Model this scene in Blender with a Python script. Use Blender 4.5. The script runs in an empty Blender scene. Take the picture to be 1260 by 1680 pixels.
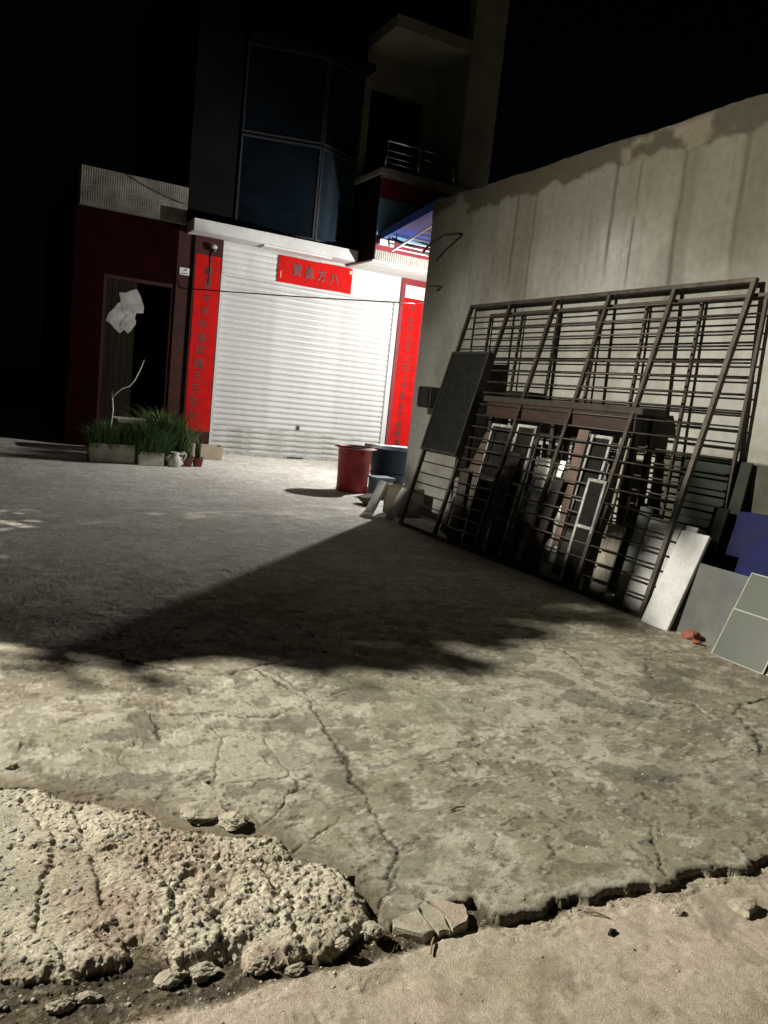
import bpy, bmesh, math, random
import numpy as np
from mathutils import Vector, Matrix, noise as mnoise
random.seed(7); rng = np.random.default_rng(7)
S = bpy.context.scene
COL = S.collection
PI = math.pi

# ------------------------------------------------------------------ camera
H = 1.4; ROLL = math.radians(6.12); PITCH = math.radians(8.0); YAW = math.radians(28.4)
r0 = Vector((math.cos(YAW), -math.sin(YAW), 0))
fw = Vector((math.sin(YAW)*math.cos(PITCH), math.cos(YAW)*math.cos(PITCH), -math.sin(PITCH)))
u0 = r0.cross(fw)
xc = r0*math.cos(ROLL) + u0*math.sin(ROLL)
yc = -r0*math.sin(ROLL) + u0*math.cos(ROLL)
cam = bpy.data.objects.new('camera', bpy.data.cameras.new('camera'))
COL.objects.link(cam)
M4 = Matrix((xc, yc, -fw)).transposed().to_4x4(); M4.translation = (0, 0, H)
cam.matrix_world = M4
cam.data.sensor_fit = 'HORIZONTAL'; cam.data.sensor_width = 36; cam.data.lens = 36*1300/1260
cam.data.clip_start = 0.05; cam.data.clip_end = 1000
S.camera = cam

# ------------------------------------------------------------------ night sky, faint fill sun, exposure
w = bpy.data.worlds.new('World'); S.world = w; w.use_nodes = True
nt = w.node_tree; bg = nt.nodes['Background']
sky = nt.nodes.new('ShaderNodeTexSky'); sky.sky_type = 'NISHITA'; sky.sun_disc = False
sky.sun_elevation = math.radians(20); sky.sun_rotation = math.radians(205)
nt.links.new(sky.outputs[0], bg.inputs[0]); bg.inputs[1].default_value = 0.00012
sun = bpy.data.objects.new('moonlight', bpy.data.lights.new('moonlight', 'SUN'))
sun.data.energy = 0.008; sun.data.angle = math.radians(0.5); sun.data.color = (1, .93, .74)  # weak warm sun added as fill for the upper house front
sun.rotation_euler = Vector((0.42, 0.9, -0.34)).to_track_quat('-Z', 'Y').to_euler()
COL.objects.link(sun)
S.view_settings.view_transform = 'Standard'; S.view_settings.look = 'None'
S.view_settings.exposure = 0; S.view_settings.gamma = 1

# ------------------------------------------------------------------ material helpers
MATS = {}
def mat(name, c1, c2=None, scale=6, rough=.8, metal=0, bump=0, bscale=60, stretch=(1,1,1), spec=.5, lo=.35, hi=.65, detail=6, trans=0, alpha=1, attr=None, speck=0, sscale=200):
    if name in MATS: return MATS[name]
    m = bpy.data.materials.new(name); m.use_nodes = True
    n = m.node_tree.nodes; l = m.node_tree.links; b = n['Principled BSDF']
    b.inputs['Roughness'].default_value = rough; b.inputs['Metallic'].default_value = metal
    b.inputs['Specular IOR Level'].default_value = spec
    if trans: b.inputs['Transmission Weight'].default_value = trans
    if alpha < 1: b.inputs['Alpha'].default_value = alpha
    tc = n.new('ShaderNodeTexCoord'); mp = n.new('ShaderNodeMapping'); mp.inputs['Scale'].default_value = stretch
    l.new(tc.outputs['Object'], mp.inputs[0])
    c2 = c2 or tuple(x*.75 for x in c1)
    nz = n.new('ShaderNodeTexNoise'); nz.inputs['Scale'].default_value = scale; nz.inputs['Detail'].default_value = detail; nz.inputs['Roughness'].default_value = .62
    l.new(mp.outputs[0], nz.inputs[0])
    cr = n.new('ShaderNodeValToRGB'); cr.color_ramp.elements[0].position = lo; cr.color_ramp.elements[1].position = hi
    cr.color_ramp.elements[0].color = (*c2, 1); cr.color_ramp.elements[1].color = (*c1, 1)
    l.new(nz.outputs[0], cr.inputs[0]); out = cr.outputs[0]
    if attr:
        at = n.new('ShaderNodeAttribute'); at.attribute_name = attr
        mx = n.new('ShaderNodeMix'); mx.data_type = 'RGBA'; mx.blend_type = 'MULTIPLY'; mx.inputs[0].default_value = 1
        l.new(at.outputs['Color'], mx.inputs[6]); l.new(out, mx.inputs[7]); out = mx.outputs[2]
    if speck:
        n2 = n.new('ShaderNodeTexNoise'); n2.inputs['Scale'].default_value = sscale; n2.inputs['Detail'].default_value = 4; n2.inputs['Roughness'].default_value = .75
        l.new(mp.outputs[0], n2.inputs[0])
        r2 = n.new('ShaderNodeMapRange'); r2.inputs[1].default_value = .36; r2.inputs[2].default_value = .64; r2.inputs[3].default_value = 1-speck; r2.inputs[4].default_value = 1+speck*.7
        l.new(n2.outputs[0], r2.inputs[0])
        m2 = n.new('ShaderNodeMix'); m2.data_type = 'RGBA'; m2.blend_type = 'MULTIPLY'; m2.inputs[0].default_value = 1; m2.clamp_result = False
        l.new(out, m2.inputs[6]); l.new(r2.outputs[0], m2.inputs[7]); out = m2.outputs[2]
    l.new(out, b.inputs['Base Color'])
    if rough > .25:
        mr = n.new('ShaderNodeMapRange'); mr.inputs[3].default_value = max(.05, rough-.15); mr.inputs[4].default_value = min(1, rough+.12)
        l.new(nz.outputs[0], mr.inputs[0]); l.new(mr.outputs[0], b.inputs['Roughness'])
    if bump:
        nb = n.new('ShaderNodeTexNoise'); nb.inputs['Scale'].default_value = bscale; nb.inputs['Detail'].default_value = 8; nb.inputs['Roughness'].default_value = .7
        l.new(mp.outputs[0], nb.inputs[0])
        bp = n.new('ShaderNodeBump'); bp.inputs['Strength'].default_value = bump; bp.inputs['Distance'].default_value = .01
        l.new(nb.outputs[0], bp.inputs['Height']); l.new(bp.outputs[0], b.inputs['Normal'])
    MATS[name] = m
    return m
def emat(name, c, s):
    m = bpy.data.materials.new(name); m.use_nodes = True
    b = m.node_tree.nodes['Principled BSDF']; b.inputs['Base Color'].default_value = (*c, 1)
    b.inputs['Emission Color'].default_value = (*c, 1); b.inputs['Emission Strength'].default_value = s
    return m

# ------------------------------------------------------------------ mesh helpers
class MB:
    def __init__(s): s.v = []; s.f = []
    def add(s, vs, fs):
        o = len(s.v); s.v += [tuple(q) for q in vs]; s.f += [tuple(i+o for i in q) for q in fs]; return s
    def box(s, x0, x1, y0, y1, z0, z1, M=None):
        vs = [Vector((x, y, z)) for z in (z0, z1) for y in (y0, y1) for x in (x0, x1)]
        if M: vs = [M @ q for q in vs]
        return s.add(vs, [(0,2,3,1), (4,5,7,6), (0,1,5,4), (2,6,7,3), (0,4,6,2), (1,3,7,5)])
    def tube(s, pts, rad, n=8, cap=True):
        pts = [Vector(p) for p in pts]; k = len(pts)
        rs = rad if isinstance(rad, (list, tuple)) else [rad]*k
        vs = []; ref = None
        for i, p in enumerate(pts):
            d = (pts[min(i+1, k-1)] - pts[max(i-1, 0)]).normalized()
            if ref is None: ref = d.orthogonal().normalized()
            a = (ref - d*ref.dot(d)).normalized(); b = d.cross(a); ref = a
            vs += [p + (a*math.cos(2*PI*j/n) + b*math.sin(2*PI*j/n))*rs[i] for j in range(n)]
        fs = [(i*n+j, i*n+(j+1) % n, (i+1)*n+(j+1) % n, (i+1)*n+j) for i in range(k-1) for j in range(n)]
        if cap: fs += [tuple(range(n-1, -1, -1)), tuple((k-1)*n+j for j in range(n))]
        return s.add(vs, fs)
    def lathe(s, prof, c, n=28):
        k = len(prof); vs = [(c[0]+r*math.cos(2*PI*j/n), c[1]+r*math.sin(2*PI*j/n), c[2]+z) for r, z in prof for j in range(n)]
        fs = [(i*n+j, i*n+(j+1) % n, (i+1)*n+(j+1) % n, (i+1)*n+j) for i in range(k-1) for j in range(n)]
        fs += [tuple(range(n-1, -1, -1))] if prof[0][0] > 1e-4 else []
        return s.add(vs, fs)
    def build(s, name, m, parent=None, smooth=False, bev=0):
        me = bpy.data.meshes.new(name); me.from_pydata(s.v, [], s.f); me.update()
        if bev:
            bm = bmesh.new(); bm.from_mesh(me)
            bmesh.ops.recalc_face_normals(bm, faces=bm.faces)
            bmesh.ops.bevel(bm, geom=list(bm.edges), offset=bev, segments=1, affect='EDGES', clamp_overlap=True)
            bm.to_mesh(me); bm.free()
        return link(name, me, m, parent, smooth)
def link(name, me, m, parent=None, smooth=False):
    o = bpy.data.objects.new(name, me); COL.objects.link(o)
    if m and not me.materials: me.materials.append(m)
    if smooth: me.polygons.foreach_set('use_smooth', [True]*len(me.polygons))
    if parent: o.parent = parent; o.matrix_parent_inverse = Matrix.Translation(-parent.location)
    return o
def tag(o, label, cat, group=None):
    o['label'] = label; o['category'] = cat
    if group: o['group'] = group
    return o
def thing(name, label, cat, loc, group=None):
    o = bpy.data.objects.new(name, None); COL.objects.link(o); o.location = loc; o.empty_display_size = .1
    return tag(o, label, cat, group)
def struct(o): o['kind'] = 'structure'; return o
def B(*a, **k): return MB().box(*a, **k)

# ------------------------------------------------------------------ numpy noise
def _h(ix, iy, s):
    h = (ix.astype(np.int64)*374761393 + iy.astype(np.int64)*668265263 + s*982451653) & 0x7fffffff
    h = ((h ^ (h >> 13))*1274126177) & 0x7fffffff
    return ((h ^ (h >> 16)) & 0xffff)/65535.0
def vnoise(x, y, s=0):
    ix = np.floor(x); iy = np.floor(y); fx = x-ix; fy = y-iy
    fx = fx*fx*(3-2*fx); fy = fy*fy*(3-2*fy)
    a = _h(ix, iy, s); b = _h(ix+1, iy, s); c = _h(ix, iy+1, s); d = _h(ix+1, iy+1, s)
    return (a*(1-fx)+b*fx)*(1-fy) + (c*(1-fx)+d*fx)*fy
def fbm(x, y, s=0, o=5, g=.5):
    t = 0; a = 1; n = 0
    for i in range(o):
        t = t + a*vnoise(x*2**i+17.3*i, y*2**i-9.1*i, s+i); n += a; a *= g
    return t/n
def worley(x, y, s=0):
    ix = np.floor(x); iy = np.floor(y); d1 = np.full(x.shape, 9.); d2 = np.full(x.shape, 9.); idv = np.zeros(x.shape)
    for a in (-1, 0, 1):
        for b in (-1, 0, 1):
            cx = ix+a; cy = iy+b
            d = np.hypot(cx+_h(cx, cy, s)-x, cy+_h(cx, cy, s+5)-y)
            k = d < d1
            d2 = np.where(k, d1, np.minimum(d2, d)); idv = np.where(k, _h(cx, cy, s+9), idv); d1 = np.where(k, d, d1)
    return d1, d2, idv
def sstep(a, b, x):
    t = np.clip((x-a)/(b-a), 0, 1); return t*t*(3-2*t)
def segdist(x, y, pl):
    d = np.full(x.shape, 9.)
    for (ax, ay), (bx, by) in zip(pl[:-1], pl[1:]):
        vx, vy = bx-ax, by-ay; t = np.clip(((x-ax)*vx+(y-ay)*vy)/(vx*vx+vy*vy), 0, 1)
        d = np.minimum(d, np.hypot(x-ax-t*vx, y-ay-t*vy))
    return d
def inpoly(x, y, P):
    ins = np.zeros(x.shape, bool); n = len(P)
    for i in range(n):
        x0, y0 = P[i]; x1, y1 = P[(i+1) % n]
        c = (y0 > y) != (y1 > y)
        ins ^= c & (x < (x1-x0)*(y-y0)/((y1-y0) or 1e-9)+x0)
    return ins

# ------------------------------------------------------------------ ground: yard slab, broken apron, dirt gap with painted ledge shadow, road
APRON = [(-1.6,3.0),(0.005,2.737),(0.14,2.699),(0.232,2.672),(0.409,2.537),(0.548,2.434),(0.602,2.321),(0.776,2.23),(0.9,2.173),(0.932,2.038),(0.991,1.985),(1.03,1.891),(1.04,1.768),(0.998,1.646),(0.956,1.674),(0.846,1.626),(0.754,1.647),(0.664,1.645),(0.666,1.726),(0.623,1.717),(0.555,1.695),(0.476,1.679),(0.455,1.788),(0.41,1.828),(0.374,1.749),(0.258,1.759),(0.11,1.833),(0.015,1.868),(-1.6,2.2)]
LEDGE = [(-2,1.8),(0,1.75),(1.0,1.70),(1.043,1.69),(1.081,1.69),(1.183,1.70),(1.29,1.70),(1.36,1.70),(1.375,1.65),(1.38,1.609),(1.426,1.589),(1.485,1.594),(1.553,1.609),(1.586,1.635),(1.61,1.605),(1.725,1.597),(1.934,1.575),(2.042,1.573),(2.121,1.582),(2.247,1.576),(2.353,1.552),(2.467,1.553),(3.2,1.5),(16,1.3)]
CRACKS = [[(0.441,3.864),(0.706,3.904),(0.83,3.766),(1.036,3.624),(1.18,3.587),(1.327,3.655),(1.515,3.713)],[(1.328,3.61),(1.391,3.34),(1.438,3.178),(1.399,2.977),(1.374,2.759),(1.372,2.657),(1.308,2.436),(1.316,2.345)],[(0.719,3.269),(0.716,3.103),(0.717,2.955)],[(0.916,3.157),(1.059,3.091),(1.207,3.036),(1.438,3.178),(1.689,3.277)],[(3.145,3.818),(3.344,3.915),(3.522,3.889),(3.604,3.773)],[(3.296,3.591),(3.233,3.381),(3.126,3.159)],[(3.455,3.473),(3.693,3.432),(3.864,3.425),(4.204,3.44)],[(4.099,2.685),(3.718,2.628),(3.527,2.548),(3.49,2.464),(3.413,2.321),(3.247,2.163)],[(3.057,2.901),(3.237,2.802),(3.41,2.697),(3.35,2.497)],[(2.24,1.884),(2.176,1.794),(2.007,1.581)],[(1.296,2.305),(1.261,2.14),(1.241,1.974),(1.16,1.864),(1.055,1.719)],[(1.62,1.966),(1.498,1.805)],[(1.745,1.851),(1.714,1.788)],[(1.208,1.753),(1.133,1.612)],[(1.205,1.724),(1.192,1.605)],[(2.197,7.331),(2.23,7.04)],[(1.675,5.831),(1.965,5.531)],[(3.864,3.425),(3.662,3.27),(3.46,3.006)]]
FURROW = [[(0.65,1.958),(0.645,1.847),(0.63,1.714)],[(0.349,2.514),(0.368,2.236),(0.382,2.034),(0.408,1.818)]]
STAINS = [(3.75,3.1,.26,.07,0),(3.48,2.96,.2,.09,0),(2.89,3.52,.16,.1,0),(2.87,3.22,.12,.14,0),(2.86,2.91,.13,.12,0),(3.02,2.71,.17,.1,0),(4.03,4.49,.16,.16,1),(1.98,2.92,.18,.16,1),(1.91,3.16,.2,.12,1),(2.12,3.03,.2,.12,1),(0.68,3.16,.09,.08,0),(0.61,3.05,.14,.08,0),(1.02,3.85,.14,.06,1),(1.27,2.95,.14,.1,0),(1.71,3.2,.16,.12,0),(2.41,2.19,.1,.1,0),(2.52,2.1,.12,.1,0),(1.27,2.45,.1,.1,0),(1.28,1.92,.1,.06,1),(0.42,2.65,.35,.07,0)]

def axis(parts):
    out = []
    for a, b, st in parts: out += list(np.linspace(a, b, max(1, round((b-a)/st)), endpoint=False))
    return np.array(out + [parts[-1][1]])
gx = axis([(-4,-1.8,.12),(-1.8,-.3,.022),(-.3,-.05,.010),(-.05,1.12,.0046),(1.12,2.6,.0085),(2.6,4.9,.0135),(4.9,14,.08)])
gy = axis([(.5,.95,.02),(.95,1.5,.010),(1.5,2.72,.0046),(2.72,5.0,.012),(5.0,9.5,.035),(9.5,15.7,.07),(15.7,24,.4)])
X, Y = np.meshgrid(gx, gy)
# warped coordinates give ragged outlines
wx = X + .03*(fbm(X*9, Y*9, 3, 4)-.5)*2; wy = Y + .03*(fbm(X*9+40, Y*9, 4, 4)-.5)*2
ap = inpoly(wx, wy, APRON)
le = np.interp(wx, [p[0] for p in LEDGE], [p[1] for p in LEDGE])
le = le + .02*(fbm(X*38, X*0+2, 161, 3)-.5)
upper = wy > le
near = .25+.75*sstep(6.5, 3.6, Y)
lowf = fbm(X*.9, Y*.9, 11, 3); midf = fbm(X*4, Y*4, 12, 5); fine = fbm(X*22, Y*22, 13, 5, .6); micro = fbm(X*70, Y*70, 14, 3, .6)
# scabbed top layer
sc = fbm(X*3.1+2, Y*3.6, 21, 6, .6); scab = sstep(.485, .505, sc)
sc2 = fbm(X*9, Y*12, 22, 5, .6); pit = sstep(.61, .635, sc2)
z = .016*(lowf-.5) + .004*(midf-.5) + .004*(fine-.5)*near + .0035*(micro-.5)*near + .0035*scab*near - .0045*pit*near
cd = np.full(X.shape, 9.)
jx = X + .035*(fbm(X*16, Y*16, 31, 5, .65)-.5)*2; jy = Y + .035*(fbm(X*16, Y*16, 32, 5, .65)-.5)*2
for c in CRACKS: cd = np.minimum(cd, segdist(jx, jy, c))
# finer random cracks from cell borders, broken up by noise
d1, d2, _ = worley(X*1.25+.3*fbm(X*3, Y*3, 41, 4), Y*1.25+.3*fbm(X*3, Y*3, 42, 4), 43)
rc = (d2-d1)/1.25/1.6 + .05*sstep(.44, .58, fbm(X*1.4, Y*1.4, 44, 3))
cw = .0006 + .012*fbm(X*5, Y*5, 33, 3)**2
e1, e2, _ = worley(X*3.4+.35*fbm(X*7, Y*7, 45, 4), Y*3.4+.35*fbm(X*7, Y*7, 46, 4), 47)
rc2 = (e2-e1)/3.4/1.6 + .03*sstep(.40, .50, fbm(X*2.1, Y*2.1, 48, 4))
crk = np.maximum(.7*sstep(1.4, .3, rc2/.0032)*near, sstep(1.9, .5, cd/cw), .6*sstep(1.4, .3, rc/.004)*near)
z = z - .007*crk
edge = wy - le
z = np.where(upper, z - .008*sstep(.02, 0, edge)*(.3+fbm(X*14, Y*14, 51, 3)), z)
# apron: exposed aggregate
smoothzone = sstep(.25, .12, X+.08*(midf-.5))*sstep(2.0, 2.15, Y)
p1, p2, pid = worley(X*34, Y*34, 61); q1, q2, qid = worley(X*75, Y*75, 63)
fd = np.full(X.shape, 9.)
for c in FURROW: fd = np.minimum(fd, segdist(jx, jy, c))
rough_amt = (1-.8*smoothzone)*(.25+.75*sstep(.40, .56, fbm(X*3.2+9, Y*3.2, 160, 4)))
for c in ([(.16, 2.35), (.5, 2.2), (.78, 2.05), (1.0, 2.0)], [(.5, 2.2), (.56, 2.0), (.5, 1.8)], [(.8, 2.05), (.84, 1.85), (.8, 1.66)], [(.2, 2.6), (.28, 2.3), (.2, 2.0), (.26, 1.8)]): fd = np.minimum(fd, segdist(jx, jy, c)+.008)
ad = segdist(wx, wy, APRON)
def ridge(x, y, sd, o=3): return 1-np.abs(2*fbm(x, y, sd, o, .6)-1)*2
za = .004 + .016*(fbm(X*4, Y*4, 62, 5, .55)-.5) + rough_amt*(.008*np.clip(.55-p1, 0, 1)*(pid > .6) + .005*np.clip(.6-q1, 0, 1)*(qid > .4) + 0.019*(fbm(X*16, Y*16, 64, 6, .7)-.5) + .006*ridge(X*22, Y*22, 68) + .006*ridge(X*48, Y*48, 69) + .010*(fbm(X*80, Y*80, 66, 3, .7)-.5)) - .012*sstep(.025, .006, fd)
bx = fbm(X*6+3, Y*6, 65, 3)
za -= .016*sstep(.60, .66, bx)*rough_amt
za -= .020*sstep(.035, 0, ad)**1.5*(.35+fbm(X*12, Y*12, 67, 3))
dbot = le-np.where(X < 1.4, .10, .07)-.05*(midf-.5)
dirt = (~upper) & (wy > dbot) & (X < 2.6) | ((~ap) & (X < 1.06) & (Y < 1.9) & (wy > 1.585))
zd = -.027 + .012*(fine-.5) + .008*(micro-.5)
zr = -.022 + .012*(midf-.5) + .004*(fine-.5) + .003*(micro-.5) - .0035*sstep(.60, .64, sc2) - .014*sstep(.075, 0, le-wy)
Z = np.where(upper, z, zr); Z = np.where(dirt, zd, Z); Z = np.where(ap, za, Z)
low_ap = (~ap) & upper & (X < 1.06) & (Y < 1.9); Z = np.where(low_ap, zd+.005, Z)

# albedo tints
def mixc(a, b, t): return a*(1-t)[..., None] + np.array(b)*t[..., None]
C = np.ones(X.shape+(3,))*np.array([.40, .372, .305])
C = mixc(C, (.50, .47, .385), scab*.8); C = mixc(C, (.30, .265, .20), sstep(.52, .68, fbm(X*1.7, Y*1.7, 71, 5))*.7)
C = mixc(C, (.36, .35, .25), sstep(.55, .72, fbm(X*2.3+7, Y*2.3, 72, 5))*.6)
C = mixc(C, (.60, .57, .49), sstep(.56, .63, fbm(X*8, Y*10, 73, 6, .62))*.7)
C = mixc(C, (.22, .19, .14), sstep(.56, .66, fbm(X*15, Y*19, 74, 5, .65))*.6)
C = mixc(C, (.62, .60, .53), sstep(.66, .72, fbm(X*30, Y*34, 76, 4, .6))*.6)
C = mixc(C, (.16, .13, .095), sstep(.68, .74, fbm(X*42+3, Y*46, 77, 3, .6))*.6)
C = mixc(C, (.22, .195, .155), pit*.6)
for (sx, sy, ra, rb, k) in STAINS:
    e = np.hypot((wx+1.3*(jx-X)-sx)/ra, (wy+1.3*(jy-Y)-sy)/rb) + .9*(fbm(X*11, Y*11, 75, 4)-.5)
    C = mixc(C, ((.185, .168, .14), (.27, .268, .19))[k], sstep(1.02, .85, e+.35*(fine-.5))*(.62, .4)[k])
C = np.clip(np.array([.36, .336, .275])+(C-np.array([.36, .336, .275]))*1.08, .05, .8); gb = sstep(3.8, 6.8, Y); C = mixc(C, (.40, .395, .39), gb*.45)*(1+.95*gb)[..., None]  # far yard tint lightened, painting the lantern's light into it
C = mixc(C, (.05, .042, .03), crk*.85)
C = mixc(C, (.16, .13, .09), sstep(.09, .0, np.where(upper & (X < 1.3) & (Y < 2.9), np.abs(cd*0+.09), .09))*0)
C = C*(.86+.14*sstep(4, 6, Y))[..., None]; C = mixc(C, (.10, .085, .06), sstep(.014, .004, edge)*.85)  # near yard toned down against the lamp; dark rim paints ledge-face shade
# tint gets darker towards the apron border on the yard side
C = mixc(C, (.17, .14, .095), sstep(.13, .02, ad)*.75*(~ap))
Ca = np.ones(X.shape+(3,))*np.array([.66, .61, .49]); Ca = mixc(Ca, (.48, .43, .33), sstep(.4, .65, fbm(X*8, Y*8, 81, 5)))
Ca = mixc(Ca, (.50, .44, .34), (pid > .75)*sstep(.45, .3, p1)*rough_amt); Ca = mixc(Ca, (.16, .15, .14), (pid < .06)*sstep(.4, .3, p1)*rough_amt)
Ca = mixc(Ca, (.43, .31, .25), sstep(.55, .68, fbm(X*3.3, Y*3.3, 83, 4))*.5)
Ca = mixc(Ca, (.47, .45, .36), smoothzone*.8)
Cd = np.ones(X.shape+(3,))*np.array([.105, .086, .06]); Cd = mixc(Cd, (.22, .18, .12), sstep(.5, .7, fine)); Cd = mixc(Cd, (.34, .31, .26), sstep(.66, .72, micro)*.8)  # dark soil tint that also paints the shadow under the ledge
Cr = np.ones(X.shape+(3,))*np.array([.52, .46, .365]); Cr = mixc(Cr, (.58, .495, .41), sstep(.4, .65, fbm(X*3, Y*3, 91, 5))); Cr = mixc(Cr, (.44, .41, .30), sstep(.55, .7, fbm(X*2.2, Y*2.6, 92, 5))*.6)
Cr = mixc(Cr, (.33, .28, .21), sstep(.58, .72, fbm(X*13, Y*13, 93, 5))*.5)
Cr = mixc(Cr, (.30, .265, .21), sstep(.57, .62, fbm(X*5, Y*6.5, 94, 6, .65))*.5); Cr = mixc(Cr, (.66, .60, .52), sstep(.62, .68, fbm(X*17, Y*17, 95, 5, .65))*.5)
Cc = np.where(upper[..., None], C, Cr); Cd = Cr*(1-(td := sstep(0, .032, np.minimum(wy-1.585, wy-np.where(X < 1.06, 0, dbot))))[..., None]) + Cd*td[..., None]  # soil tint fades into the road like the shadow's soft lower edge
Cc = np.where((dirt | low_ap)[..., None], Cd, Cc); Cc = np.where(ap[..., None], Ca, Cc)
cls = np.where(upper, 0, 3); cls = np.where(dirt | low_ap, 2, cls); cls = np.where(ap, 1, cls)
mground = mat('weathered_concrete', (1, 1, 1), (.78, .76, .72), scale=45, rough=.92, bump=.65, bscale=210, attr='tint', spec=.2, detail=10, lo=.3, hi=.62, speck=.28, sscale=230)
mapron = mat('exposed_aggregate', (1, 1, 1), (.72, .70, .66), scale=75, rough=.95, bump=.9, bscale=130, attr='tint', spec=.2, detail=9, lo=.3, hi=.6, speck=.35, sscale=160)
ny, nx = X.shape
idx = np.arange(ny*nx).reshape(ny, nx)
quad = np.stack([idx[:-1, :-1], idx[:-1, 1:], idx[1:, 1:], idx[1:, :-1]], -1).reshape(-1, 4)
qc = cls[:-1, :-1].reshape(-1)
jit = .0035*(ap | dirt | low_ap)*1.0
PV = np.stack([X+jit*(rng.random(X.shape)*2-1), Y+jit*(rng.random(X.shape)*2-1), Z], -1).reshape(-1, 3); PC = Cc.reshape(-1, 3)
def sub_mesh(name, sel, PV, PC, m):
    q = quad_src[sel]; used, inv = np.unique(q, return_inverse=True); q = inv.reshape(-1, 4)
    me = bpy.data.meshes.new(name)
    me.vertices.add(len(used)); me.vertices.foreach_set('co', PV[used].astype(np.float32).ravel())
    me.loops.add(q.size); me.loops.foreach_set('vertex_index', q.ravel().astype(np.int32))
    me.polygons.add(len(q)); me.polygons.foreach_set('loop_start', np.arange(0, q.size, 4, dtype=np.int32)); me.polygons.foreach_set('loop_total', np.full(len(q), 4, dtype=np.int32))
    me.update(calc_edges=True)
    a = me.color_attributes.new('tint', 'FLOAT_COLOR', 'POINT')
    a.data.foreach_set('color', np.concatenate([PC[used], np.ones((len(used), 1))], 1).astype(np.float32).ravel())
    me.materials.append(m); me.polygons.foreach_set('use_smooth', np.ones(len(q), bool)); me.validate()
    return me
quad_src = quad
for k, nm in enumerate(('yard', 'concrete_apron', 'dirt_shade_strip', 'road')):
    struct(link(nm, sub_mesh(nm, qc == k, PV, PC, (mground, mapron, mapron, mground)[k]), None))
def ground_z(x, y):
    return float(Z[min(ny-1, int(np.searchsorted(gy, y))), min(nx-1, int(np.searchsorted(gx, x)))])
m_far = mat('dark_ground', (.22, .2, .17), (.15, .14, .11), scale=2, rough=.95, bump=.3)
struct(B(-300, 300, -300, 300, -.6, -.12).build('ground', m_far))

# ------------------------------------------------------------------ side wall (yard wall)
WX = 5.2
wy_ = axis([(1.2, 9.14, .022)]); wz_ = axis([(-.15, 3.97, .022)])
YY, ZZ = np.meshgrid(wy_, wz_)
top_r = 3.97 - .05*(fbm(YY*2, YY*0+.5, 5, 5))
ZT = np.minimum(ZZ, top_r)
cope = sstep(3.70, 3.73, ZT + .16*(fbm(YY*4, YY*0, 8, 4)-.5))
flake = sstep(.52, .56, fbm(YY*3.5, ZZ*9, 9, 4))
XX = WX - .012*cope*(1-.7*flake) - .010*(fbm(YY*.8, ZZ*.8, 7, 3)-.5)*2 - .003*fbm(YY*12, ZZ*12, 17, 4)
streak = fbm(YY*3.2, ZZ*.3, 101, 5, .6); st2 = fbm(YY*16, ZZ*.35, 102, 3, .6)
drip = sstep(.50, .70, streak)*sstep(1.2, 3.6, ZZ+1.2*(fbm(YY*1.3, ZZ*.4, 111, 3)-.5))*sstep(.35, .6, fbm(YY*.9, ZZ*.9, 112, 3)) ; drip2 = sstep(.62, .74, st2)*sstep(2.2, 3.7, ZZ)
line = np.zeros(YY.shape)
for (y0, z0, z1, wd) in [(7.02, 2.3, 3.9, .012), (5.55, 2.35, 3.6, .009), (7.35, 2.6, 3.75, .02), (5.05, 2.2, 3.7, .02), (4.45, 2.5, 3.8, .022), (5.85, 2.6, 3.7, .02)]:
    line = np.maximum(line, sstep(1.6, .5, np.abs(YY-y0-.02*(fbm(ZZ*3, ZZ*0, 103, 3)-.5))/wd)*sstep(z0, z0+.5, ZZ)*sstep(z1+.2, z1, ZZ))
WC = np.ones(YY.shape+(3,))*np.array([.33, .33, .312])
WC = mixc(WC, (.255, .25, .225), sstep(.42, .62, fbm(YY*1.1, ZZ*1.1, 104, 4)))
WC = mixc(WC, (.385, .38, .36), sstep(.5, .64, fbm(YY*2.1+5, ZZ*1.3, 105, 4))*.6)
WC = mixc(WC, (.085, .078, .055), sstep(1.9, 3.4, ZZ+1.3*(fbm(YY*1.2, ZZ*1.0, 113, 5)-.5))*.82); WC = mixc(WC, (.075, .066, .048), drip*.5); WC = mixc(WC, (.10, .085, .06), drip2*.4); WC = mixc(WC, (.07, .06, .045), line*.85)  # dark upper tint paints lamp falloff over stain; then drips and lines
WC = mixc(WC, (.13, .115, .085), cope*.85); WC = mixc(WC, (.045, .037, .024), cope*sstep(.34, .46, fbm(YY*2.8, ZZ*4, 106, 5))*.9)
WC = mixc(WC, (.05, .045, .035), sstep(3.88, 3.95, ZT)*.7)
dado = sstep(1.225, 1.24, ZZ + .012*(fbm(YY*6, ZZ*6, 107, 3)-.5))*-1+1
dcol = mixc(np.ones(YY.shape+(3,))*np.array([.06, .064, .05]), (.09, .092, .072), sstep(.4, .65, fbm(YY*2.2, ZZ*2.2, 108, 4)))
dcol = mixc(dcol, (.13, .125, .10), sstep(.45, 0, ZZ)*.5)
isd = (dado*sstep(4.9, 4.85, YY))
WC = WC*(1-isd)[..., None] + dcol*isd[..., None]
yard_wall = thing('yard_wall', 'tall weathered plaster yard wall with dripping stains and crumbling dark coping', 'wall', (WX, 5, 0))
ny2, nx2 = YY.shape; id2 = np.arange(ny2*nx2).reshape(ny2, nx2)
quad_src = np.stack([id2[:-1, :-1], id2[1:, :-1], id2[1:, 1:], id2[:-1, 1:]], -1).reshape(-1, 4)
m_wall = mat('stained_plaster', (1, 1, 1), (.84, .82, .78), scale=14, rough=.92, bump=.3, bscale=70, attr='tint', spec=.2)
qz = ZZ[:-1, :-1].reshape(-1)
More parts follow.
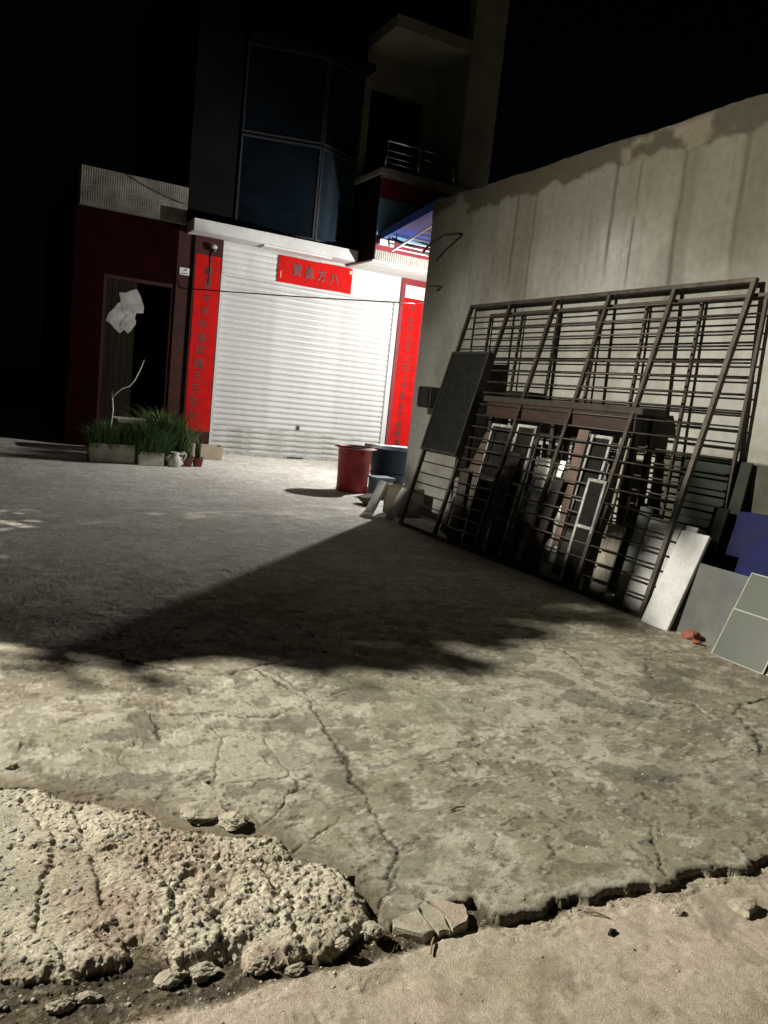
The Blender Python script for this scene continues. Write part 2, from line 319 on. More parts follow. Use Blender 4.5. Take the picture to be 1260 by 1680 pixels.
link('render_face', sub_mesh('render_face', qz >= 3.70, np.stack([XX, YY, ZT], -1).reshape(-1, 3), WC.reshape(-1, 3), m_wall), None, yard_wall).name = 'coping'
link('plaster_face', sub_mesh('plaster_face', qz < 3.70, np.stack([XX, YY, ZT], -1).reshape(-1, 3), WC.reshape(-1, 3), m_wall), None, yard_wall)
m_core = mat('wall_core', (.26, .25, .2), (.16, .14, .11), scale=5, rough=.9, bump=.3)
B(WX+.016, WX+.3, 1.2, 9.15, -.15, 3.90).build('wall_core', m_core, yard_wall)

# ------------------------------------------------------------------ the two-storey house with the roller shutter
FY = 15.35
m_redtile = mat('dark_red_tile', (.013, .0014, .0013), (.007, .001, .001), scale=3, rough=.85, spec=.02, bump=.1)
m_maroon = mat('maroon_paint', (.20, .012, .018), (.14, .01, .014), scale=4, rough=.6)
m_brown = mat('brown_tile', (.045, .015, .010), (.026, .010, .007), scale=4, rough=.75, spec=.15, bump=.1)
m_white = mat('white_plaster', (.52, .51, .49), (.40, .39, .37), scale=3, rough=.8, bump=.15, lo=.25)
m_dark = mat('dark_render', (.007, .0065, .006), (.004, .004, .004), scale=2, rough=.9, spec=.05)
m_olive = mat('grimy_render', (.19, .175, .115), (.12, .108, .068), scale=1.2, rough=.9, bump=.2)
m_shut = mat('shutter_paint', (.46, .46, .44), (.385, .38, .36), scale=1.6, rough=.45, spec=.4, stretch=(1.2, 1, .5), lo=.3, hi=.6)
m_alu = mat('aluminium', (.62, .62, .6), (.28, .28, .26), scale=8, rough=.35, metal=.45)
m_steel = mat('stainless', (.7, .7, .7), (.55, .55, .55), scale=5, rough=.18, metal=1)
m_glass = mat('dark_blue_glass', (.005, .009, .013), (.002, .004, .007), scale=1.5, rough=.12, spec=.6)
m_glass2 = mat('curtained_glass', (.018, .028, .037), (.009, .015, .021), scale=1.2, rough=.25, spec=.6, stretch=(3, 1, .4))
m_rib = mat('ribbed_tile', (.36, .33, .28), (.20, .18, .15), scale=6, rough=.5)
m_grey = mat('grey_plastic', (.45, .45, .44), (.3, .3, .3), scale=8, rough=.5)
m_black = mat('black_plastic', (.02, .02, .02), (.012, .012, .012), scale=8, rough=.5)
m_rib2 = mat('dark_ribbed_tile', (.22, .20, .165), (.12, .105, .085), scale=4, rough=.6)  # darker tone of the ribbed tile, used on the lintel band
house = thing('shop_house', 'tall dark house with a white roller shutter and glazed bay above it', 'house', (6, FY, 0))
def hp(name, m, *a, **k): return B(*a, **k).build(name, m, house)
hp('wall', m_redtile, 1.62, 2.14, FY, FY+.25, -.1, 4.19)
hp('wall', m_redtile, 2.14, 3.41, FY, FY+.25, 3.10, 4.19)
hp('wall', m_brown, 3.41, 3.70, FY, FY+.25, -.1, 4.19)
hp('back_wall', m_dark, 1.62, 9.22, FY+.9, FY+6, -.1, 4.8)
hp('upper_wall', m_dark, 3.52, 6.82, FY+.42, FY+6, 4.8, 9.6)
hp('upper_wall', m_dark, 3.52, 4.40, FY, FY+.42, 4.26, 9.6)
hp('upper_wall', m_dark, 4.40, 6.82, FY-.05, FY+.42, 7.62, 9.6)
pl = hp('pilaster', m_brown, 3.70, 4.235, FY-.06, FY+.2, -.1, 4.05)
pr = hp('pilaster', m_maroon, 8.12, 8.78, FY-.06, FY+.2, -.1, 4.03)
hp('wall', m_redtile, 8.78, 11, FY, FY+.25, -.1, 4.03)
# lintel band of ribbed tile over the side door
lint = hp('lintel_band', m_rib2, 1.66, 3.50, FY-.12, FY+.3, 4.19, 4.83)
mb = MB()
for i in range(46): mb.box(1.665+i*.04, 1.665+i*.04+.028, FY-.132, FY-.119, 4.19, 4.50)
for i in range(46): mb.box(1.665+i*.04, 1.665+i*.04+.028, FY-.132, FY-.119, 4.525, 4.83)
r_ = mb.build('tile_ribs', m_rib2, lint); r_['kind'] = 'stuff'
# side door
m_door = mat('old_wooden_door', (.02, .013, .008), (.008, .006, .004), scale=3, rough=.85, spec=.08, stretch=(6, 6, .5), bump=.2)
door = hp('door', m_door, 2.20, 2.74, FY+.14, FY+.20, 0, 3.04)
for i in range(5): B(2.205+i*.107, 2.205+i*.107+.100, FY+.125, FY+.14, .02, 3.03).build('plank', m_door, door)
hp('door_frame', m_brown, 2.14, 2.20, FY+.04, FY+.22, 0, 3.10)
hp('door_frame', m_brown, 3.35, 3.41, FY+.04, FY+.22, 0, 3.10)
hp('door_frame', m_brown, 2.20, 3.35, FY+.04, FY+.22, 3.04, 3.10)
hp('threshold', m_olive, 2.14, 3.41, FY-.05, FY+.3, -.05, .06)
hp('interior_wall', m_dark, 2.0, 3.6, FY+.85, FY+.9, 0, 3.6)
# canopy slab over the shutter
hp('canopy_slab', m_white, 3.55, 6.82, FY-.52, FY+.3, 4.05, 4.26)
hp('soffit_panel', m_white, 4.9, 6.3, FY-.45, FY-.1, 4.02, 4.052)
# roller shutter
sh = hp('roller_shutter', m_alu, 4.25, 8.10, FY+.16, FY+.2, 0, 4.04); sh['label'] = 'white ribbed steel roller shutter pulled down'
m_shutg = mat('shutter_paint_grimy', (.45, .445, .42), (.25, .235, .205), scale=2.5, rough=.6, spec=.3, stretch=(1, 1, 3), lo=.3, hi=.55)
NS = 31; pitch = 3.43/NS
me = None; prof = [(0, 0), (.006, -.002), (.012, -.012), (.028, -.022), (.05, -.026), (.072, -.022), (.088, -.012), (.094, -.002), (pitch-.004, 0)]
mb = MB()
for xx in (4.30, 8.00):
    mb.v += [(xx, FY+.05+q, zz) for zz, q in prof]
n_ = len(prof); mb.f = [(i, i+n_, i+n_+1, i+1) for i in range(n_-1)]
s0 = mb.build('slat', m_shut, sh, True); me = s0.data
for i in range(NS):
    o = s0 if i == 0 else link('slat', me, None, sh)
    if i < 5:
        o.material_slots[0].link = 'OBJECT'; o.material_slots[0].material = m_shutg
    o.location.z = .02 + i*pitch; o.location.y = random.uniform(-.004, .004)
B(4.30, 8.0, FY+.06, FY+.09, 0, 3.6).build('backing', m_shut, sh)
B(4.27, 8.02, FY+.015, FY+.10, 0, .05).build('bottom_bar', m_alu, sh)
B(4.24, 4.30, FY-.03, FY+.12, 0, 3.46).build('guide_rail', m_shut, sh)
B(8.00, 8.055, FY-.04, FY+.12, 0, 3.46).build('guide_rail', m_shut, sh)
B(8.06, 8.115, FY-.02, FY+.12, 0, 3.46).build('guide_rail', m_shut, sh)
B(5.9, 6.25, FY+.0, FY+.016, .012, .035).build('handle', m_black, sh)
B(6.05, 6.12, FY+.0, FY+.022, .60, .68).build('lock', m_black, sh)
bx_ = B(4.245, 8.115, FY-.01, FY+.15, 3.475, 4.045).build('shutter_box', m_shut, sh)
mb = MB()
mb.v = [(xx, FY-.012+q*.35, zz) for xx in (4.25, 8.11) for zz, q in [(z0+zz, q) for z0 in (3.48, 3.59, 3.70, 3.81, 3.92) for zz, q in prof]]
n_ = len(prof)*5; mb.f = [(i, i+n_, i+n_+1, i+1) for i in range(n_-1)]
mb.build('box_ribs', m_shut, bx_ if False else sh, True)
# glazed bay: two panels meeting in a shallow prow
m_frame = mat('bay_frame', (.035, .035, .04), (.02, .02, .024), scale=5, rough=.7, metal=.2)
bay = thing('tmp', 'x', 'x', (0, 0, 0)); bpy.data.objects.remove(bay)
P0, P1, P2 = (4.43, FY-.02), (5.88, FY-.45), (6.81, FY-.02)
def panel(pa, pb, za, zb, m, name):
    a = Vector((*pa, za)); b = Vector((*pb, za)); d = (b-a).normalized(); L = (b-a).length
    Mx = Matrix.Translation(a) @ Matrix((d, Vector((-d.y, d.x, 0)), Vector((0, 0, 1)))).transposed().to_4x4()
    return MB().box(.03, L-.03, -.006, .006, .03, zb-za-.03, Mx).build(name, m, house), Mx, L
for pa, pb, m in ((P0, P1, m_glass), (P1, P2, m_glass2)):
    for za, zb in ((4.30, 6.02), (6.06, 7.62)):
        g_, Mx, L = panel(pa, pb, za, zb, m if za < 5 else m_glass, 'bay_window')
        hh = zb-za
        for a_ in ((0, .035, -.03, .03, 0, hh), (L-.035, L, -.03, .03, 0, hh), (.035, L-.035, -.03, .03, 0, .035), (.035, L-.035, -.03, .03, hh-.035, hh)):
            MB().box(*a_, Mx).build('frame', m_frame, g_)
B(4.40, 6.82, FY-.5, FY-.02, 7.63, 7.75).build('bay_roof', m_dark, house)
# projecting upper block on the right
BY = 14.12; BX = 6.83
m_maroon = mat('maroon_paint', (.20, .012, .018), (.14, .01, .014), scale=4, rough=.6)
blk = hp('upper_block', m_redtile, BX, 9.22, BY+.02, FY+.3, 4.03, 5.60); blk['label'] = 'upper block jutting out over the right side of the shutter'
hp('underside', m_white, BX-.02, 9.24, BY+.01, FY-.01, 3.995, 4.028)
mb = MB()
for i in range(52): mb.box(BX+.005+i*.046, BX+.005+i*.046+.033, BY-.03, BY+.02, 4.03, 4.21)
k_ = mb.build('tile_ribs', m_rib, blk); k_['kind'] = 'stuff'
B(BX, 9.22, BY-.012, BY+.019, 4.03, 4.215).build('tile_backing', m_white, blk)
B(BX, 9.22, BY-.02, BY+.019, 4.216, 4.46).build('red_band', m_maroon, blk)
B(BX, 9.22, BY-.01, BY+.019, 4.461, 5.159).build('blue_panel', mat('blue_panel', (.14, .27, .40), (.10, .21, .32), scale=1.5, rough=.4), blk)
B(BX, 9.22, BY-.02, BY+.019, 5.16, 5.53).build('red_band', m_maroon, blk)
B(BX-.04, 9.26, BY-.06, FY+.2, 5.601, 5.70).build('ledge', m_rib, blk)
B(BX-.02, 9.24, BY-.03, BY+.019, 5.531, 5.60).build('ledge', m_rib, blk)
rail = MB().tube([(BX+.05, BY+.03, 6.22), (8.45, BY+.03, 6.22)], .025).build('handrail', m_steel, house, True)
for zz in (5.83, 5.93, 6.05): MB().tube([(BX+.05, BY+.03, zz), (8.45, BY+.03, zz)], .011, 6).build('rail_bar', m_steel, rail, True)
for xx in (BX+.06, 7.6, 8.40): MB().tube([(xx, BY+.03, 5.70), (xx, BY+.03, 6.22)], .018).build('rail_post', m_steel, rail, True)
hp('balcony_wall', m_olive, 8.25, 9.2, FY, FY+.3, 5.70, 8.2)
hp('balcony_wall', m_olive, 6.85, 8.25, FY, FY+.3, 7.55, 8.2)
hp('balcony_wall', m_olive, 6.85, 7.0, FY, FY+.3, 5.70, 7.55)
wn = hp('balcony_window', m_glass, 7.0, 8.25, FY+.18, FY+.2, 5.70, 7.55)
B(7.58, 7.64, FY+.13, FY+.18, 5.70, 7.55).build('mullion', m_dark, wn)
hp('balcony_ceiling', m_olive, BX, 9.22, BY, FY+.3, 8.2, 8.42)
hp('third_storey', m_dark, BX+.3, 9.22, BY+.25, FY+6, 8.421, 12)
hp('corner_column', m_olive, 8.47, 9.20, BY-.01, FY-.01, 5.701, 12)
hp('corner_column', m_olive, 9.0, 9.20, BY+.3, FY-.01, -.1, 3.994)
# sign lamp / camera on the left pilaster
cc = thing('security_camera', 'small white dome camera with black cable above the left couplet', 'camera', (4.03, FY-.08, 3.82))
MB().lathe([(.05, 0), (.06, .02), (.06, .05), (.03, .08), (0, .085)], (4.03, FY-.16, 3.84)).build('camera_body', m_grey, cc, True)
MB().lathe([(0, -.06), (.035, -.05), (.045, -.02), (.045, 0), (0, 0)], (4.03, FY-.16, 3.84)).build('lens_dome', m_black, cc, True)
MB().tube([(4.03, FY-.06, 3.88), (4.03, FY-.16, 3.88)], .02).build('bracket', m_grey, cc, True)
MB().tube([(4.03, FY-.07, 3.87), (4.0, FY-.08, 3.7), (4.01, FY-.072, 3.45), (3.99, FY-.075, 3.2)], .012, 6).build('cable', m_black, cc, True)
np_ = thing('number_plate', 'small white number plate on the brown wall beside the door', 'plate', (3.55, FY-.01, 3.36))
B(3.46, 3.64, FY-.014, FY-.001, 3.30, 3.43).build('plate', m_white, np_)
MB().add([(3.50, FY-.017, 3.36), (3.56, FY-.017, 3.375), (3.61, FY-.017, 3.41), (3.57, FY-.017, 3.41), (3.55, FY-.017, 3.395)], [(0, 1, 2, 3, 4)]).build('mark', m_black, np_)
B(3.49, 3.61, FY-.017, FY-.0145, 3.32, 3.335).build('mark', m_black, np_)
# papers on the side door
for i, (px_, pz, a_, sx_, sz_, lab) in enumerate([(2.50, 2.40, .62, .42, .52, 'pale torn sheet of paper pasted low on the dark door'), (2.66, 2.66, -.35, .40, .44, 'round-edged grey paper pasted highest on the dark door'), (2.62, 2.28, .5, .22, .3, 'narrow paper strip hanging below the other papers on the door')]):
    Mx = Matrix.Translation((px_, FY+.118-.004*i, pz)) @ Matrix.Rotation(a_, 4, 'Y')
    n_ = 14; vs = []
    for k in range(n_):
        t = 2*PI*k/n_; q = max(abs(math.cos(t)), abs(math.sin(t))); rr = .5/q*random.uniform(.86, 1.04)
        vs.append((math.cos(t)*rr*sx_, math.sin(t)*rr*sz_))
    mb = MB(); mb.add([Mx @ Vector((x, yy, z_)) for yy in (-.0012, .0012) for x, z_ in vs], [tuple(range(n_)), tuple(range(2*n_-1, n_-1, -1))] + [(k, k+n_, (k+1) % n_+n_, (k+1) % n_) for k in range(n_)])
    tag(mb.build('paper_notice', mat('old_paper', (.36, .35, .32), (.2, .19, .175), scale=5, rough=.9)), lab, 'paper', 'papers on the door')

# ------------------------------------------------------------------ red paper banner and couplets with brush lettering
m_redp = mat('red_paper', (.44, .006, .005), (.31, .005, .004), scale=5, rough=.75, spec=.08, bump=.5, bscale=9, lo=.3, hi=.6)
m_ink = mat('black_ink', (.035, .03, .025), (.02, .016, .012), scale=30, rough=.5)
m_ink2 = mat('faded_ink', (.10, .012, .010), (.03, .01, .008), scale=14, rough=.6)
m_gold = mat('gold_print', (.75, .45, .2), (.6, .3, .12), scale=30, rough=.5)
def glyph(ch, cx, cz, y, size, parent, m=m_ink, shear=.0, wave=.018):
    cu = bpy.data.curves.new('character', 'FONT'); cu.body = ch; cu.size = size; cu.align_x = 'CENTER'; cu.align_y = 'CENTER'; cu.offset = size*.003; cu.extrude = .0006; cu.shear = shear; cu.resolution_u = 2
    t = bpy.data.objects.new('tmp_text', cu); COL.objects.link(t)
    bpy.context.view_layer.update()
    me = bpy.data.meshes.new_from_object(t.evaluated_get(bpy.context.evaluated_depsgraph_get()))
    bpy.data.objects.remove(t); bpy.data.curves.remove(cu)
    ph = random.uniform(0, 6); rt = random.uniform(-.06, .06); sx_ = random.uniform(.8, 1.0)
    for v in me.vertices:
        x, yy, z_ = v.co
        x, yy = (x*math.cos(rt)-yy*math.sin(rt))*sx_, x*math.sin(rt)+yy*math.cos(rt)+.06*x
        x += size*wave*math.sin(yy/size*9+ph); yy += size*wave*math.sin(x/size*8+ph)
        v.co = (cx+x, y-z_, cz+yy)
    me.name = 'character'; me.materials.clear()
    return link('character', me, m, parent)
def paper(name, label, x0, x1, z0, z1, y, bulge=.008, curl=0, group=None):
    root = thing(name, label, 'banner' if name == 'paper_banner' else 'couplet', ((x0+x1)/2, y, z0), group)
    nxp, nzp = (16, 5) if x1-x0 > z1-z0 else (5, 30)
    mb = MB(); vs = []
    for s_ in (0, 1):
        for j in range(nzp+1):
            for i in range(nxp+1):
                u_, v_ = i/nxp, j/nzp
                yy = y - s_*.0015 - bulge*(math.sin(u_*7+v_*3)*.3+.5)*math.sin(PI*v_)
                if curl: yy -= curl*max(0, u_-.8)*2*(math.sin(v_*9)*.5+.5)
                vs.append((x0+(x1-x0)*u_ + .004*math.sin(v_*12), yy, z0+(z1-z0)*v_ + .004*math.sin(u_*10)))
    n1 = (nxp+1)*(nzp+1); fs = []
    for j in range(nzp):
        for i in range(nxp):
            a = j*(nxp+1)+i; fs += [(a+n1, a+n1+1, a+n1+nxp+2, a+n1+nxp+1), (a, a+nxp+1, a+nxp+2, a+1)]
    MB().add(vs, fs).build('paper', m_redp, root, True)
    return root
bn = paper('paper_banner', 'horizontal red paper banner with four black characters above the shutter', 5.35, 6.95, 3.47, 3.98, FY-.045)
for i, ch in enumerate('寶進方八'): glyph(ch, 5.74+i*.27, 3.735-.012*i, FY-.068, .245, bn, m_ink, 0, .005)
for i in range(4): B(5.395+.008*(i % 2), 5.42, FY-.0662, FY-.0652, 3.56+i*.035, 3.58+i*.035).build('small_print', m_gold, bn)
B(6.88, 6.925, FY-.0662, FY-.0652, 3.86, 3.93).build('small_print', m_gold, bn)
cl = paper('paper_couplet', 'dim red couplet strip on the pillar left of the shutter', 3.735, 4.21, .42, 3.72, FY-.066, .004)
for i, ch in enumerate('順意平安年福祥臨五天發利'): glyph(ch, 4.0-.012*i+random.uniform(-.01, .01), 3.42-i*.245, FY-.0755, (.19 if i < 6 else .22), cl, m_ink2)
cr_ = paper('paper_couplet', 'glaring red couplet strip right of the shutter, half hidden by the wall', 8.20, 8.66, .33, 3.60, FY-.066, .004, .02)
for i, ch in enumerate('千山次公行之我上奇來金花岳致輝'): glyph(ch, 8.42-.003*i+random.uniform(-.012, .012), 3.38-i*.207, FY-.082, .18, cr_)
for i in range(9): glyph('吉祥如意福壽康寧安'[i], 8.575, 2.75-i*.13, FY-.083, .055, cr_)
tag(B(8.21, 8.68, FY-.070, FY-.064, 3.60, 3.86).build('paper_strip', mat('bleached_paper', (.78, .66, .66), (.7, .5, .5), scale=4, rough=.8)), 'bleached whitish paper above the right red couplet', 'paper')

# ------------------------------------------------------------------ awning beside the upper block
aw = thing('awning', 'blue sheet awning with white ladder-like frame under the upper block', 'awning', (7.5, 13.3, 4.3))
m_blue = mat('blue_sheet', (.02, .06, .30), (.012, .04, .2), scale=4, rough=.4)
m_wst = mat('white_steel', (.75, .75, .73), (.6, .6, .58), scale=5, rough=.45)
def sloped(x0, x1, y0, y1, za, zb, th):          # za at y0 (near), zb at y1 (far): a bar or sheet along Y
    return MB().add([(x, y, z_+d) for y, z_ in ((y0, za), (y1, zb)) for d in (0, th) for x in (x0, x1)], [(0, 1, 3, 2), (4, 6, 7, 5), (0, 4, 5, 1), (2, 3, 7, 6), (0, 2, 6, 4), (1, 5, 7, 3)])
sloped(6.99, 8.98, 11.9, 14.09, 4.80, 4.52, .02).build('sheet', m_blue, aw)
sloped(6.90, 6.988, 11.9, 14.09, 4.68, 4.40, .15).build('side_beam', m_blue, aw)
zr_ = lambda y: 4.30+(13.35-y)*.19
for xx in (7.08, 8.90): sloped(xx, xx+.03, 11.9, 13.9, zr_(11.9), zr_(13.9), .03).build('rail', m_wst, aw)
for k in range(10): B(7.111, 8.899, 11.98+k*.2, 12.0+k*.2, zr_(12+k*.2)+.004, zr_(12+k*.2)+.022).build('rung', m_wst, aw)
for yy in (12.1, 13.8): MB().tube([(7.1, yy, zr_(yy)+.03), (7.1, yy, 4.80-(yy-11.9)*.128)], .012, 6).build('hanger', m_black, aw, True)
MB().tube([(6.98, 13.75, 4.40), (7.4, 13.7, 4.30), (7.95, 13.65, 4.19), (8.9, 13.6, 4.1)], .03).build('brace', m_black, aw, True)
B(6.86, 7.16, 13.98, 14.06, 4.30, 4.40).build('bracket_plate', m_wst, aw)
MB().tube([(8.95, 12.0, -.05), (8.95, 12.0, 4.62)], .03, 10).build('post', m_wst, aw, True)
# overhead wires
def wire(name, label, pts, r=.008):
    P = []
    for (a, b, sag) in pts:
        a, b = Vector(a), Vector(b)
        P += [a.lerp(b, t/10) - Vector((0, 0, sag*4*(t/10)*(1-t/10))) for t in range(11)]
    return tag(MB().tube(P, r, 6, True).build(name, m_black, None, True), label, 'wire')
wire('overhead_wire', 'thin black wire sagging across the shutter to the wall end', [((3.5, FY-.01, 3.06), (6.9, 12.4, 3.12), .02), ((6.9, 12.4, 3.12), (5.19, 8.8, 2.84), .05)], .011)
wire('house_cable', 'faint cable drooping across the ribbed lintel band', [((2.3, FY-.14, 4.86), (3.5, FY-.14, 4.52), .05)], .012)
def rebar(label, pts, r): return tag(MB().tube(pts, r, 8).build('rebar', mat('rust', (.06, .03, .018), (.025, .015, .012), scale=20, rough=.85)), label, 'rebar')
rebar('bent dark iron bar sticking out high near the wall end', [(5.3, 8.40, 3.45), (5.15, 8.40, 3.45), (5.02, 8.52, 3.43), (4.98, 8.72, 3.36), (4.97, 8.9, 3.26)], .016)
rebar('small iron hook lower down near the wall end', [(5.3, 8.72, 2.86), (5.12, 8.74, 2.86), (5.08, 8.85, 2.86)], .01)
mbx = thing('meter_box', 'small black box fixed low on the wall end beside the dark panel', 'box', (5.19, 8.55, 1.4))
B(5.02, 5.19, 8.43, 8.72, 1.36, 1.62).build('casing', m_black, mbx, bev=.01)
B(5.005, 5.02, 8.45, 8.70, 1.38, 1.60).build('lid', m_black, mbx)
# ------------------------------------------------------------------ leaning window grilles
m_iron = mat('rusty_iron', (.075, .060, .048), (.030, .024, .020), scale=9, rough=.5, metal=.5, bump=.2, bscale=90)
m_iron2 = mat('thin_iron', (.06, .045, .034), (.03, .022, .018), scale=9, rough=.6, metal=.4)
def lean_frame(y, bx, tx, zt):
    a = Vector((bx, y, 0)); d = Vector((tx-bx, 0, zt)); L = d.length; d.normalize()
    u = Vector((0, 1, 0)); n = u.cross(d)
    return Matrix.Translation(a) @ Matrix((u, d, n)).transposed().to_4x4(), L      # local x = +Y, y = up the slope, z = out of the plane
def grille(label, y0, y1, bx, tx, zt, nup, nrung, wu, ru, m, skew=0):
    root = thing('window_grille', label, 'grille', (bx, (y0+y1)/2, 0), 'grilles against the wall')
    Mx, L = lean_frame(y0, bx, tx, zt); Wd = y1-y0
    MB().box(0, Wd, 0, wu, -wu/2, wu/2, Mx).build('frame_bar', m, root)
    MB().box(0, Wd, L-wu, L, -wu/2, wu/2, Mx).build('frame_bar', m, root)
    first = None
    for i in range(nup):
        t = i/(nup-1)*(Wd-wu)
        if first is None:
            first = MB().box(0, wu, wu+.001, L-wu-.001, -wu/2, wu/2, Mx).build('upright', m, root); o = first
        else:
            o = link('upright', first.data, None, root); o.location = (0, t, 0)
    first = None
    for k in range(1, nrung):
        q = wu + (L-2*wu)*k/nrung
        if first is None:
            first = MB().tube([Mx @ Vector((wu, q, 0)), Mx @ Vector((Wd-wu, q, 0))], ru, 6).build('crossbar', m, root, True); q0 = q; o = first
        else:
            o = link('crossbar', first.data, None, root); dv = Mx.to_3x3() @ Vector((0, q-q0, 0)); o.location = dv + Vector((random.uniform(-.003, .003), 0, random.uniform(-.006, .006)))
    return root
grille('big rusty iron window grille leaning in front of the junk pile', 4.12, 7.92, 4.50, 5.14, 2.58, 6, 21, .037, .0085, m_iron)
grille('thinner iron grille standing almost upright behind the big one', 4.02, 7.55, 5.05, 5.165, 2.47, 7, 20, .026, .0075, m_iron2)

# ------------------------------------------------------------------ junk leaning between grille and wall
def board(name, label, cat, yc, w_, L, bx, tx, th, m, twist=0, bev=.004, group=None, z0=0):
    zt = math.sqrt(max(.01, L*L-(tx-bx)**2))
    Mx, _ = lean_frame(yc, bx, tx, zt); Mx = Matrix.Translation((0, 0, z0)) @ Mx @ Matrix.Rotation(twist, 4, 'Z')
    o = MB().box(-w_/2, w_/2, 0, L, 0, th, Mx).build(name, m, None, False, bev)
    return tag(o, label, cat, group)
m_foam = mat('white_board', (.50, .50, .49), (.36, .355, .34), scale=4, rough=.7, bump=.12, lo=.25, hi=.5, speck=.1, sscale=40)
m_plank = mat('grey_plank', (.34, .31, .26), (.17, .15, .12), scale=5, rough=.85, stretch=(1, 6, 1), bump=.3)
m_dwood = mat('dark_wood', (.034, .025, .017), (.016, .012, .009), scale=4, rough=.6, stretch=(1, 8, 1))
m_dscreen = mat('dark_screen', (.012, .012, .009), (.006, .006, .005), scale=12, rough=.8, spec=.12)
m_dgreen = mat('dark_green_board', (.022, .03, .02), (.012, .016, .012), scale=3, rough=.75, spec=.2)
m_cart = mat('olive_carton', (.15, .13, .09), (.10, .085, .06), scale=4, rough=.85)
# dark screen panel tied behind the grille's far end
sp = thing('screen_panel', 'dark mesh screen panel tied behind the far top of the big grille', 'screen', (4.75, 7.6, .95))
Mx, L = lean_frame(7.12, 4.50, 5.14, 2.58)
MB().box(.03, .72, .93, 2.04, -.075, -.062, Mx).build('mesh_sheet', m_dscreen, sp)
for a_ in ((0, .03, .9, 2.07), (.72, .75, .9, 2.07), (.03, .72, .9, .93), (.03, .72, 2.04, 2.07)): MB().box(a_[0], a_[1], a_[2], a_[3], -.085, -.024, Mx).build('frame_bar', m_black, sp)
for k in range(9): MB().box(.03, .72, 1.0+k*.115, 1.01+k*.115, -.061, -.055, Mx).build('slat', m_dscreen, sp)
# old bench / table frame
tb = thing('old_table', 'dark wooden table standing against the wall under the grilles', 'table', (4.95, 5.9, 0))
B(4.86, 5.13, 4.78, 7.05, 1.50, 1.56).build('table_top', m_dwood, tb, False, .006)
B(4.87, 4.90, 4.85, 6.98, 1.36, 1.499).build('apron', mat('red_brown_wood', (.035, .016, .011), (.02, .010, .008), scale=4, rough=.55, stretch=(1, 1, 6)), tb)
for yy in (4.86, 5.9, 6.92):
    for xx in (4.905, 5.08): B(xx, xx+.045, yy, yy+.05, 0, 1.499).build('leg', m_dwood, tb)
tag(B(4.90, 5.10, 6.35, 6.75, 1.562, 1.63).build('tin_box', m_dscreen, None, False, .01), 'flat dark box lying on the far end of the old table', 'box')
# aluminium sashes with shiny edges
def sash(label, yc, w_, L, bx, tx, dark=True):
    zt = math.sqrt(L*L-(tx-bx)**2); Mx, _ = lean_frame(yc-w_/2, bx, tx, zt)
    r = thing('salvaged_casement', label, 'casement', (bx, yc, 0), 'aluminium sashes in the pile')
    f = .028
    for a_ in ((0, f, 0, L), (w_-f, w_, 0, L), (f, w_-f, 0, f), (f, w_-f, L-f, L), (f, w_-f, L*.55, L*.55+f)): MB().box(*a_, -.012, .012, Mx).build('frame_bar', m_alu, r, False, .003)
    MB().box(f, w_-f, f, L*.55, -.003, .003, Mx).build('pane', m_dscreen, r)
    MB().box(f, w_-f, L*.55+f, L-f, -.003, .003, Mx).build('pane', m_dscreen, r)
sash('aluminium sash farthest along the pile with dark panes', 6.62, .38, 1.30, 4.63, 4.855)
sash('aluminium sash second from the far end of the pile', 6.22, .30, 1.33, 4.60, 4.85)
sash('narrow aluminium sash near the light plank', 5.18, .26, 1.32, 4.60, 4.85)
sash('short aluminium sash just behind the plank and pipe', 5.0, .22, .95, 4.52, 4.70)
# crumpled galvanised duct pieces
def duct(label, yc, zc, w_, hgt, seed, bx):
    rs = random.Random(seed); vs = []; n, k = 9, 8
    for j in range(k+1):
        for i in range(n+1):
            u_, v_ = i/n, j/k
            vs.append((bx + .22*v_*hgt - .03*math.sin(PI*u_) + rs.uniform(-.016, .016) - .008*math.sin(v_*14), yc+(u_-.5)*w_ + .02*math.sin(v_*6), zc+v_*hgt))
    o_ = len(vs); vs += [(x+.006, y, z_) for x, y, z_ in vs]
    fs = [(j*(n+1)+i, j*(n+1)+i+n+1, j*(n+1)+i+n+2, j*(n+1)+i+1) for j in range(k) for i in range(n)]
    fs += [tuple(q+o_ for q in reversed(f_)) for f_ in fs]
    return tag(MB().add(vs, fs).build('metal_sheet', mat('galvanised', (.55, .55, .5), (.3, .3, .27), scale=5, rough=.33, metal=.85), None, True), label, 'metal sheet')
duct('crumpled shiny metal sheet in the middle of the pile', 5.86, 0, .42, 1.02, 3, 4.66)
duct('narrower crumpled metal sheet beside the red-brown board', 5.52, 0, .2, 1.0, 5, 4.64)
SL = ['at the far end, beside the diagonal sheet', 'between the two far casements', 'left of the crumpled metal sheet', 'right of the crumpled metal sheet', 'beside the narrow casement', 'just left of the light grey plank', 'just left of the grey-green pipe']
for i, (yy, xx, L_, tw) in enumerate([(6.78, 4.60, 1.28, .05), (6.46, 4.62, 1.2, -.04), (6.02, 4.60, 1.36, .03), (5.66, 4.6, 1.15, -.06), (5.30, 4.58, 1.34, .02), (5.06, 4.56, 1.1, .07), (4.66, 4.57, .9, -.03)]):
    board('metal_profile', 'thin shiny metal strip in the pile ' + SL[i], 'metal strip', yy, .018, L_, xx, xx+.2, .018, m_steel, tw, .002, 'metal strips in the pile')
